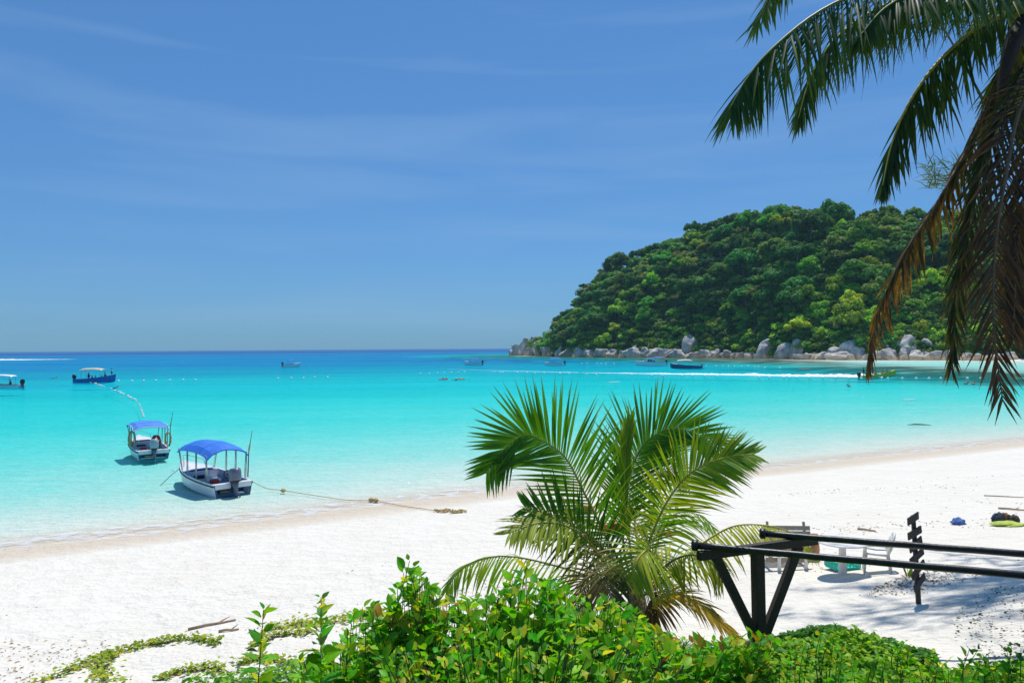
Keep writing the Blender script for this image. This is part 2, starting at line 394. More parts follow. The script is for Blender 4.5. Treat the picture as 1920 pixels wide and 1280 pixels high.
as_ = nd(nt, 'ShaderNodeAttribute', _attribute_name='soil'); ms_ = nd(nt, 'ShaderNodeMixRGB'); ms_.inputs[2].default_value = (0.06, 0.055, 0.03, 1)
lk(as_.outputs['Fac'], ms_.inputs[0]); lk(mr_.outputs[0], ms_.inputs[1]); lk(ms_.outputs[0], b.inputs['Base Color'])
b.inputs['Roughness'].default_value = 0.95; b.inputs['Specular IOR Level'].default_value = 0.1
ad = nd(nt, 'ShaderNodeMath', _operation='ADD'); lk(n2.outputs[0], ad.inputs[0]); lk(n3.outputs[0], ad.inputs[1])
bp = nd(nt, 'ShaderNodeBump', Strength=0.85, Distance=0.09); lk(ad.outputs[0], bp.inputs['Height']); lk(bp.outputs[0], b.inputs['Normal'])
tag(link('beach', sand_me, None, m), kind='structure')

# sea
P, Fc = polar(np.concatenate([np.linspace(R(-44), R(44), 420), np.linspace(R(44), R(85), 40)[1:]]), np.concatenate([np.geomspace(18, 700, 420), np.geomspace(715, 60000, 70)]))
P2, Fc2 = polar(np.linspace(R(-110), R(-44), 50), np.concatenate([np.geomspace(12, 700, 420), np.geomspace(715, 60000, 70)]))
P = np.vstack([P, P2]); Fc = np.vstack([Fc, Fc2 + len(P) - len(P2)])
z, reef, wet, dep, land = terrain(P)
dep = np.where(land, 0, dep); rr = np.linalg.norm(P, axis=1); dep = np.where(rr > 1400, np.maximum(dep, 40), dep)
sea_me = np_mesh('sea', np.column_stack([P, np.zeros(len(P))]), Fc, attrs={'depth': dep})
m, nt, b, out = mat_base('sea_water'); lk = nt.links.new; nt.nodes.remove(b)
ad_ = nd(nt, 'ShaderNodeAttribute', _attribute_name='depth'); geo = nd(nt, 'ShaderNodeNewGeometry')
def mth(op, a, b_=None, c=None, clamp=False):
    n = nt.nodes.new('ShaderNodeMath'); n.operation = op; n.use_clamp = clamp
    for i, v in enumerate((a, b_, c)):
        if v is None: continue
        if isinstance(v, (int, float)): n.inputs[i].default_value = v
        else: lk(v, n.inputs[i])
    return n.outputs[0]
mp = nd(nt, 'ShaderNodeMapping', Scale=(0.006, 0.05, 1)); lk(geo.outputs['Position'], mp.inputs[0])
nb = nd(nt, 'ShaderNodeTexNoise', Scale=1.0, Detail=6.0, Roughness=0.6); lk(mp.outputs[0], nb.inputs['Vector'])
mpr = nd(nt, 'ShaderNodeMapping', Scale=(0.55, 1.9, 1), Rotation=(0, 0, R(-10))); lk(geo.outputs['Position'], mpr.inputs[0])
nr = nd(nt, 'ShaderNodeTexNoise', Scale=1.0, Detail=5.0, Roughness=0.65, Distortion=0.8); lk(mpr.outputs[0], nr.inputs['Vector'])   # noise on the depth colour, painting in the rippled light of the shallows
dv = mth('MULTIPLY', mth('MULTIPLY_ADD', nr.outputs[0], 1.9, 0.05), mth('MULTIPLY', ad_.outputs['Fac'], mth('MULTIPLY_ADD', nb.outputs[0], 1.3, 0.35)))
K = dict(r=0.62, g=0.021, b=0.018)
cc = nt.nodes.new('ShaderNodeCombineColor')
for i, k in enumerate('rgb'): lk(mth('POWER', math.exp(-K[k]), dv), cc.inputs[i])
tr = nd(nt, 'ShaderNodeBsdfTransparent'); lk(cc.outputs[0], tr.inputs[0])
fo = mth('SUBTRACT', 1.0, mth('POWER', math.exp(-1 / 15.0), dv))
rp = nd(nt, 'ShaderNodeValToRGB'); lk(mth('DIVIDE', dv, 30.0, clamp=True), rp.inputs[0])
e = rp.color_ramp.elements; e[0].position = 0.03; e[0].color = (0.01, 0.66, 0.72, 1); e[1].position = 0.85; e[1].color = (0.008, 0.085, 0.34, 1)
x_ = e.new(0.18); x_.color = (0.0, 0.43, 0.72, 1); x_ = e.new(0.40); x_.color = (0.002, 0.185, 0.58, 1)
df_ = nd(nt, 'ShaderNodeBsdfDiffuse'); lk(rp.outputs[0], df_.inputs[0])
m1 = nt.nodes.new('ShaderNodeMixShader'); lk(fo, m1.inputs[0]); lk(tr.outputs[0], m1.inputs[1]); lk(df_.outputs[0], m1.inputs[2])
mpa = nd(nt, 'ShaderNodeMapping', Scale=(0.9, 2.6, 1), Rotation=(0, 0, R(-14))); lk(geo.outputs['Position'], mpa.inputs[0])
wa = nd(nt, 'ShaderNodeTexNoise', Scale=0.9, Detail=4.0, Distortion=0.6); lk(mpa.outputs[0], wa.inputs['Vector'])
mpb = nd(nt, 'ShaderNodeMapping', Scale=(0.05, 0.16, 1)); lk(geo.outputs['Position'], mpb.inputs[0])
wb = nd(nt, 'ShaderNodeTexNoise', Scale=1.0, Detail=3.0); lk(mpb.outputs[0], wb.inputs['Vector'])
hh = mth('ADD', wa.outputs[0], mth('MULTIPLY', wb.outputs[0], 2.0))
bp = nd(nt, 'ShaderNodeBump', Strength=0.9, Distance=0.22); lk(hh, bp.inputs['Height'])
gl = nd(nt, 'ShaderNodeBsdfGlossy', Roughness=0.10); lk(bp.outputs[0], gl.inputs['Normal'])
fr = nd(nt, 'ShaderNodeFresnel', IOR=1.33); lk(bp.outputs[0], fr.inputs['Normal'])
m2 = nt.nodes.new('ShaderNodeMixShader'); lk(mth('MULTIPLY', fr.outputs[0], 0.28, clamp=True), m2.inputs[0]); lk(m1.outputs[0], m2.inputs[1]); lk(gl.outputs[0], m2.inputs[2])
lk(m2.outputs[0], out.inputs[0])
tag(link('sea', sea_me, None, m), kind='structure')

# swash: a thin uneven film of foam along the waterline
nearP = [Vector((x, y, 0)) for x, y in SHORE[3:13]]
line = catmull(nearP, 500); V = []; Fq = []
for i, p in enumerate(line):
    t = (line[min(i+1, 499)] - line[max(i-1, 0)]).normalized(); n_ = Vector((t.y, -t.x, 0))
    w = 0.30 + 1.1 * max(0, noise.noise(p * 0.11) + 0.25) + 0.15 * noise.noise(p * 0.7)
    off = 0.35 * noise.noise(p * 0.4 + Vector((9, 2, 0))) - 0.2
    for k, h in ((-1, 0.008), (0, 0.022), (1, 0.008)):
        q = p + n_ * (off + k * max(0.04, w)); g = max(0, ground(q.x, q.y)); V.append((q.x, q.y, g + h))
for i in range(499):
    for k in range(2): a = i*3 + k; Fq.append((a, a+1, a+4, a+3))
fm, nt, b, out = mat_base('swash_foam'); lk = nt.links.new
b.inputs['Base Color'].default_value = (0.84, 0.85, 0.84, 1); b.inputs['Roughness'].default_value = 0.6
geo = nd(nt, 'ShaderNodeNewGeometry'); nz = nd(nt, 'ShaderNodeTexNoise', Scale=1.6, Detail=6.0); lk(geo.outputs['Position'], nz.inputs['Vector'])
rp = nd(nt, 'ShaderNodeValToRGB'); rp.color_ramp.elements[0].position = 0.44; rp.color_ramp.elements[1].position = 0.60; lk(nz.outputs[0], rp.inputs[0])
ma = nt.nodes.new('ShaderNodeMath'); ma.operation = 'MULTIPLY'; ma.inputs[1].default_value = 0.55; lk(rp.outputs[0], ma.inputs[0]); lk(ma.outputs[0], b.inputs['Alpha'])
tag(link('shore_foam', np_mesh('shore_foam', V, Fq), None, fm), 'thin white line of foam where the sea meets the sand', 'foam', kind='stuff')

# headland hill
HX = [930, 985, 1000, 1040, 1100, 1240, 1390, 1500, 1620, 1700, 1780, 1920, 2150, 2500, 3000]
HD = [745, 690, 668, 600, 543, 488, 443, 378, 353, 347, 343, 312, 262, 215, 170]
TX = [930, 985, 1005, 1018, 1040, 1075, 1095, 1150, 1200, 1240, 1310, 1360, 1440, 1550, 1660, 1740, 1850, 1920, 2200, 2600, 3000]
TY = [652, 648, 642, 634, 604, 570, 530, 490, 468, 446, 418, 404, 396, 396, 394, 395, 390, 388, 400, 430, 470]
def hill_pt(px, t):
    """px: bearing in photo pixels, t: 0 at the shore, 1 at the ridge, 2 at the back foot"""
    D = interp(px, HX, HD) + 6; hor = 652.3 - (px - 960) * 0.00677; el = (hor - interp(px, TX, TY)) / F
    W = 25 + 0.36 * el * D * 4.2; rY = D + W
    zr = max(1.0, el * rY + CAMZ - 18)
    if px < 1018: zr = max(0.6, el * rY * 0.5)
    zz = zr * math.sin(min(t, 1.0) * math.pi / 2) ** 0.92 if t <= 1 else zr * (0.5 + 0.5 * math.cos((t - 1) * math.pi))
    Y = D + 2 + W * t * (1.0 if t <= 1 else 1.0); u = (px - 960) / F
    return Vector((u * Y, Y, 0.9 + zz if t < 1.95 else -2.0))
pxs = np.linspace(955, 2900, 240); ts = np.concatenate([[-0.02], np.linspace(0, 2, 60)])
V = []; 
for a in pxs:
    for t in ts:
        q = hill_pt(a, max(t, 0)); 
        if t < 0: q.z = -3; q.y -= 1
        q.z += (noise.noise(q * 0.03) * 3.0 if t > 0.03 else 0); V.append(q)
mm = len(ts); i, j = np.meshgrid(np.arange(len(pxs)-1), np.arange(mm-1), indexing='ij'); k = i*mm + j
Fh = np.stack([k, k+1, k+mm+1, k+mm], -1).reshape(-1, 4)[:, ::-1]
M['hill'] = surf('forest_floor', (0.035, 0.055, 0.018), 0.95, 0.4, 0.12, coord='Object')
tag(link('hill', np_mesh('hill', [tuple(v) for v in V], Fh), None, M['hill']), kind='structure')

# ------------------------------------------------------------------ rainforest
def crown_arrays(seed, n_lobes, spread, rz, lobe_r, cards, card, base, flat=0.75, core=True):
    """leaf clumps spread over the shells of several lobes; returns V, F, C"""
    rs = np.random.RandomState(seed); V, Fq, C = [], [], []; base = np.array(base); lobes = []
    for i in range(n_lobes):
        a = i * 2.399 + rs.rand() * 0.6; rad = spread * math.sqrt((i + 0.35) / n_lobes)
        lobes.append((np.array([math.cos(a)*rad, math.sin(a)*rad, rz * (1 - (rad/spread)**2 * 0.8) * (0.25 + 0.95*rs.rand())]), lobe_r * (0.55 + 0.8 * rs.rand())))
    for c, r_ in lobes:
        tint = 0.8 + 0.4 * rs.rand()
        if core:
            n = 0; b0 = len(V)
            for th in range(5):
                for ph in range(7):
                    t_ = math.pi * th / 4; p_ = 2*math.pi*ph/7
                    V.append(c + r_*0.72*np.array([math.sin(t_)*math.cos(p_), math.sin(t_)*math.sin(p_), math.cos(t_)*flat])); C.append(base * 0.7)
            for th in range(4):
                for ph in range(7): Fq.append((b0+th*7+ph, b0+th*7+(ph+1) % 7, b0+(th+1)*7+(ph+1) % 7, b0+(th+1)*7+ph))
        for k in range(cards):
            d = rs.randn(3); d /= np.linalg.norm(d); d[2] = abs(d[2]) * 1.0 - (0.35 if rs.rand() < 0.4 else 0)
            d /= np.linalg.norm(d); p = c + d * r_ * np.array([1, 1, flat]) * (0.82 + 0.3 * rs.rand())
            nrm = d + rs.randn(3) * 0.45 + np.array([0, 0, 0.35]); nrm /= np.linalg.norm(nrm)
            t1 = np.cross(nrm, rs.randn(3)); t1 /= np.linalg.norm(t1); t2 = np.cross(nrm, t1); s_ = card * (0.55 + 0.8 * rs.rand())
            cl = base * tint * (0.7 + 0.6 * rs.rand()); b0 = len(V)
            for (x, y) in ((-1, -0.5), (0.1, -0.75), (1, 0.1), (-0.2, 0.8)):
                V.append(p + t1*x*s_*0.6 + t2*y*s_*0.6 - nrm*0.18*s_*abs(x)); C.append(cl)
            Fq.append((b0, b0+1, b0+2, b0+3))
    return np.array(V), np.array(Fq), np.array(C)
TONE = dict(dark=(0.066, 0.225, 0.036), mid=(0.125, 0.37, 0.034), bright=(0.31, 0.54, 0.034), olive=(0.21, 0.31, 0.050))
KINDS = [  # name, label, tone, lobes, spread, rz, lobe_r, height
    ('broad_crowned_tree', 'dark green broad domed rainforest tree on the headland slope', 'dark', 17, 5.8, 4.2, 1.9, 11),
    ('round_crowned_tree', 'mid green rounded rainforest tree on the headland slope', 'mid', 14, 4.6, 4.8, 1.8, 10),
    ('bright_tree', 'bright yellow-green rainforest tree on the headland slope', 'bright', 13, 4.4, 4.0, 1.7, 9),
    ('olive_tree', 'dull olive brown-tinged rainforest tree on the headland slope', 'olive', 15, 5.0, 3.8, 1.8, 10),
    ('emergent_tree', 'tall dark flat-crowned tree on the headland', 'dark', 11, 4.6, 2.6, 1.6, 13),
    ('low_shore_tree', 'low bushy light green tree just above the shore boulders', 'bright', 11, 4.2, 2.6, 1.6, 5)]
PROTO = {}
for kname, lab, tone, nl, sp, rz_, lr, ht in KINDS:
    PROTO[kname] = []
    for v in range(3):
        V, Fq, C = crown_arrays(hash((tone, nl, v)) % 9973 if False else 100*len(PROTO) + v, nl + v, sp * (0.9 + 0.12*v), rz_, lr, 80, 0.80, TONE[tone], 0.85)
        cm = np_mesh('crown', V, Fq, C, smooth=False); cm.materials.append(TREE)
        tb = MB(); tb.tube([(0, 0, -ht - 2), (0.3, 0.2, -ht*0.5), (0, 0, 0.5)], [0.45, 0.36, 0.2], 6)
        for q in range(4):
            a = q * 1.6 + v; tb.tube([(0.1, 0.1, -ht*0.35), (math.cos(a)*sp*0.3, math.sin(a)*sp*0.3, -0.5), (math.cos(a)*sp*0.6, math.sin(a)*sp*0.6, rz_*0.5)], [0.2, 0.15, 0.08], 5)
        PROTO[kname].append((cm, tb.mesh('trunk', M['trunk']), ht))
# candidate positions on the slope, spaced apart
cand = []; rs = random.Random(5); grid = {}
for _ in range(60000):
    px = rs.uniform(1008, 2150); t = rs.uniform(0.03, 1.06); q = hill_pt(px, t)
    key = (int(q.x // 11), int(q.y // 11))
    if any((q.x - o.x)**2 + (q.y - o.y)**2 + ((q.z - o.z)*0.6)**2 < 9.4**2 for dx in (-1, 0, 1) for dy in (-1, 0, 1) for o in grid.get((key[0]+dx, key[1]+dy), [])): continue
    grid.setdefault(key, []).append(q); cand.append((px, t, q))
vis = [c for c in cand if c[0] < 1930]
vis.sort(key=lambda c: c[2].y - 110 * (c[1] > 0.8) - (0 if c[0] < 1780 else -60))
chosen, rest = vis[:300], vis[300:] + [c for c in cand if c[0] >= 1930]
def pick_kind(px, t, r_):
    if t < 0.13: return 'low_shore_tree' if r_.random() < 0.7 else 'bright_tree'
    if t > 0.86 and r_.random() < 0.2: return 'emergent_tree'
    return r_.choices(['broad_crowned_tree', 'round_crowned_tree', 'bright_tree', 'olive_tree', 'emergent_tree'], [34, 30, 12 + (10 if t < 0.4 else 0), 15, 4])[0]
KLAB = {k[0]: k[1] for k in KINDS}
KGRP = {k: 'rainforest trees on the headland: ' + k.replace('_', ' ') for k in KLAB}
def tree_at(px, t, q, r_):
    k = pick_kind(px, t, r_); cm, tm, ht = PROTO[k][r_.randrange(3)]; sc = r_.uniform(0.75, 1.65) if k != 'low_shore_tree' else r_.uniform(0.7, 1.2)
    h = ht * 0.55 * sc * (0.65 + 0.5 * min(1, t * 2))
    band = 'just above the shore boulders' if t < 0.13 else 'low on the headland slope' if t < 0.33 else 'halfway up the headland slope' if t < 0.58 else 'high on the headland slope' if t < 0.84 else 'along the headland ridge'
    side = 'over the headland tip' if px < 1130 else 'behind the moored cruiser' if px < 1330 else 'above the big grey boulders' if px < 1560 else 'behind the hanging brown frond'
    big = 'large' if sc > 1.38 else 'small' if sc < 1.0 else 'medium'
    lab = big + ' ' + KLAB[k].split(' on the')[0].split(' just')[0].replace(' rainforest', '') + ' ' + band + ', ' + side
    o = empty(k, (q.x, q.y, q.z), r_.uniform(0, 6.28), lab, 'tree', KGRP[k])
    c = link('crown', cm, o); c.location = (0, 0, h); c.scale = (sc * r_.uniform(0.8, 1.3), sc, sc * r_.uniform(0.75, 1.4)); c.rotation_euler = (r_.gauss(0, .12), r_.gauss(0, .12), 0)
    tr_ = link('trunk', tm, o); tr_.location = (0, 0, h); tr_.scale = (1, 1, max(0.5, h / ht))
rs = random.Random(8)
for c in chosen: tree_at(*c, rs)
# the trees behind, off to the side and the understorey: one mass
VV, FF, CC = [], [], []; nv = 0
small = [crown_arrays(700 + i, 5, 2.2, 1.8, 1.5, 44, 0.85, TONE[['dark', 'mid', 'mid', 'bright', 'olive'][i]], 0.75) for i in range(5)]
rs2 = np.random.RandomState(3)
def add_mass(tpl, q, s, br, rz):
    global nv
    V, Fq, C = tpl; c, s_ = math.cos(rz), math.sin(rz)
    W = np.column_stack([V[:,0]*c - V[:,1]*s_, V[:,0]*s_ + V[:,1]*c, V[:,2]]) * s + np.array(q)
    VV.append(W); FF.append(Fq + nv); CC.append(C * br); nv += len(W)
for px, t, q in rest: add_mass(small[rs2.randint(5)], (q.x, q.y, q.z + 6), 2.2 + rs2.rand(), 0.7 + 0.6*rs2.rand(), rs2.rand()*6.28)
for _ in range(3600):
    px = rs2.uniform(1012, 2000); t = rs2.uniform(0.0, 1.0) ** 1.15; q = hill_pt(px, t)
    add_mass(small[rs2.randint(5)], (q.x, q.y, q.z + 1.0 + 2.5 * rs2.rand()), 0.9 + 0.7*rs2.rand(), 0.55 + 0.8*rs2.rand(), rs2.rand()*6.28)
for _ in range(500):   # low scrub straight above the rocks
    px = rs2.uniform(1012, 1960); q = hill_pt(px, rs2.uniform(0.0, 0.07))
    add_mass(small[[1, 3, 2][rs2.randint(3)]], (q.x, q.y, q.z + 0.4), 0.55 + 0.5*rs2.rand(), 0.8 + 0.7*rs2.rand(), rs2.rand()*6.28)
tag(link('understorey', np_mesh('understorey', np.vstack(VV), np.vstack(FF), np.vstack(CC), smooth=False), None, TREE_S),
    'dense green understorey and far trees filling the headland between the crowns', 'forest', kind='stuff')

# boulders
m, nt, b, out = mat_base('granite'); lk = nt.links.new
geo = nd(nt, 'ShaderNodeNewGeometry'); sx = nd(nt, 'ShaderNodeSeparateXYZ'); lk(geo.outputs['Position'], sx.inputs[0])
n1 = nd(nt, 'ShaderNodeTexNoise', Scale=0.35, Detail=8.0, Roughness=0.65); n2 = nd(nt, 'ShaderNodeTexNoise', Scale=2.5, Detail=5.0)
mpz = nd(nt, 'ShaderNodeMapping', Scale=(1, 1, 0.25)); lk(geo.outputs['Position'], mpz.inputs[0])
lk(mpz.outputs[0], n1.inputs['Vector']); lk(geo.outputs['Position'], n2.inputs['Vector'])
rp = nd(nt, 'ShaderNodeValToRGB'); e = rp.color_ramp.elements; e[0].position = 0.43; e[0].color = (0.36, 0.345, 0.33, 1); e[1].position = 0.66; e[1].color = (0.84, 0.77, 0.67, 1)
lk(n1.outputs[0], rp.inputs[0])
zr = nd(nt, 'ShaderNodeMapRange'); zr.inputs['From Min'].default_value = 4.2; zr.inputs['From Max'].default_value = 1.0
ad = nd(nt, 'ShaderNodeMath', _operation='MULTIPLY_ADD'); ad.inputs[1].default_value = 2.6; lk(n2.outputs[0], ad.inputs[0]); lk(sx.outputs[2], ad.inputs[2])
lk(ad.outputs[0], zr.inputs['Value'])
mx = nd(nt, 'ShaderNodeMixRGB'); mx.inputs[2].default_value = (0.78, 0.50, 0.25, 1); lk(zr.outputs[0], mx.inputs[0]); lk(rp.outputs[0], mx.inputs[1])
lk(mx.outputs[0], b.inputs['Base Color']); b.inputs['Roughness'].default_value = 0.9; b.inputs['Specular IOR Level'].default_value = 0.2
bp = nd(nt, 'ShaderNodeBump', Strength=0.6, Distance=0.4); lk(n2.outputs[0], bp.inputs['Height']); lk(bp.outputs[0], b.inputs['Normal'])
GRAN = m
BOULD = []
for v in range(10):
    bm = bmesh.new(); bmesh.ops.create_icosphere(bm, subdivisions=4, radius=1.0)
    cuts = [(Vector((rnd.gauss(0, 1), rnd.gauss(0, 1), rnd.gauss(0, .7))).normalized(), rnd.uniform(0.50, 0.84)) for _ in range(9)]
    for w in bm.verts:
        p = w.co.copy()
        for n_, h in cuts:
            d = p.dot(n_)
            if d > h: p -= n_ * (d - h) * 0.97
        p *= 1.12 + 0.24 * noise.noise(w.co * 1.4 + Vector((v*7, 0, 0))) + 0.07 * noise.noise(w.co * 4 + Vector((0, v*3, 0))) - 0.10 * max(0, 0.10 - abs(noise.noise(w.co * 1.1 + Vector((0, 0, v*5))))) * 6
        w.co = p
    me = bpy.data.meshes.new('boulder'); bm.to_mesh(me); bm.free(); me.materials.append(GRAN)
    me.polygons.foreach_set('use_smooth', [True] * len(me.polygons)); BOULD.append(me)
def boulder(px, w, h, lift=0.0, back=0.0, label=None, group=None, v=None):
    D = interp(px, [945] + HX[1:], [705] + HD[1:]) + back + 1.0; u = (px - 960) / F; k = D / F
    o = link('boulder', BOULD[rnd.randrange(10) if v is None else v])
    o.location = (u * D, D, lift * k + h * k * 0.46 - 0.3); o.scale = (w * k * 0.70, w * k * 0.5, h * k * 0.90)
    o.rotation_euler = (rnd.uniform(-.15, .15), rnd.uniform(-.12, .12), rnd.uniform(0, 6.28) if abs(w - h) < 0.25 * w else rnd.choice((0, 3.14)) + rnd.uniform(-.3, .3))
    if not label or label == 'small':
        shp = 'tall' if h > 0.95 * w else 'flat' if h < 0.5 * w else 'rounded'
        size = 'small' if label == 'small' else 'large' if w * h > 480 else 'mid-sized'
        sec = ('at the headland tip' if px < 1035 else 'past the tip, beyond the blue-canopied boat' if px < 1120 else 'beyond the bow of the cabin cruiser' if px < 1205 else 'right behind the cabin cruiser' if px < 1262
               else 'around the tall pointed boulder' if px < 1330 else 'in the low gap under dark trees' if px < 1415 else 'in the big grey cluster' if px < 1520
               else 'around the broad humped boulder' if px < 1640 else 'around the little yellow-green tree' if px < 1770 else 'beside the far sandy beach')
        label = size + ' ' + shp + ' granite ' + ('rock ' if size == 'small' else 'boulder ') + sec
    tag(o, label, 'boulder', group or 'boulders along the headland shore')
SPEC = {1295: ('tall pointed grey boulder standing upright against the headland trees', 6), 1706: ('tall blocky grey boulder beside the little yellow-green tree', 10),
        1605: ('broad humped grey-topped boulder with a long orange foot', 0), 1567: ('small round boulder perched on the rocks beside the broad humped one', 9)}
for px, w, h in [(960,12,8),(972,20,20),(985,17,24),(988,14,13),(999,18,25),(1011,24,26),(1030,26,17),(1049,18,15),(1069,30,11),(1088,26,13),(1105,18,10),
        (1132,34,15),(1148,20,13),(1170,16,9),(1187,18,16),(1197,36,13),(1210,18,14),(1230,30,12),(1247,16,15),(1260,22,13),(1278,30,11),(1295,23,30),(1303,26,9),
        (1318,22,12),(1337,20,10),(1363,20,8),(1388,15,9),(1410,18,12),(1437,36,24),(1472,33,24),(1495,27,27),(1508,34,11),(1527,14,9),(1552,34,13),(1567,19,14),
        (1580,40,16),(1605,46,27),(1640,24,14),(1660,19,26),(1667,26,17),(1684,16,27),(1692,15,18),(1706,25,30),(1720,21,16),(1734,27,26),(1739,18,13),(1748,12,10),
        (1759,23,12),(1785,20,10),(1812,16,11),(1835,14,10),(1855,18,9),(1874,27,10),(1895,20,13)]:
    sp_ = SPEC.get(px)
    boulder(px + rnd.uniform(-1, 1), w, h, sp_[1] if sp_ else 0, rnd.uniform(0, 3) + (6 if h > 24 else 0), sp_[0] if sp_ else None, None if sp_ is None else 'distinct headland boulders')
for k in range(95):
    px = rnd.uniform(1000, 1910); s_ = rnd.uniform(5, 13)
    boulder(px, s_ * rnd.uniform(1, 1.6), s_ * rnd.uniform(0.6, 1.0), rnd.choice((0, 0, 3)), rnd.uniform(-1.5, 8), 'small', 'small rocks along the headland shore')
# the little yellow-green tree among the rocks and a bare dead one
q = at(1692, 657, 358)
o = empty('small_tree', q, 0, 'little yellow-green tree with thin bare trunk standing among boulders', 'tree')
V, Fq, C = crown_arrays(55, 5, 2.0, 1.0, 1.3, 60, 0.7, (0.20, 0.25, 0.02), 0.7); link('crown', np_mesh('crown', V, Fq, C, smooth=False), o, TREE_S).location = (-0.6, 0, 5.2)
MB().tube([(0.6, 0, -3), (0.3, 0, 2.5), (-0.4, 0, 5.5)], [0.22, 0.16, 0.1], 6).build('trunk', M['trunk'], o)
V, Fq, C = crown_arrays(56, 4, 1.7, 0.7, 1.0, 50, 0.7, (0.13, 0.22, 0.02), 0.7)
o = empty('shrub', at(1688, 652, 356), 0, 'round yellow-green bush wedged between two grey boulders', 'shrub'); link('foliage', np_mesh('foliage', V, Fq, C, smooth=False), o, TREE_S)
MB().tube([(0, 0, -2), (0, 0, 0.6)], [0.15, 0.1], 6).build('stem', M['trunk'], o)
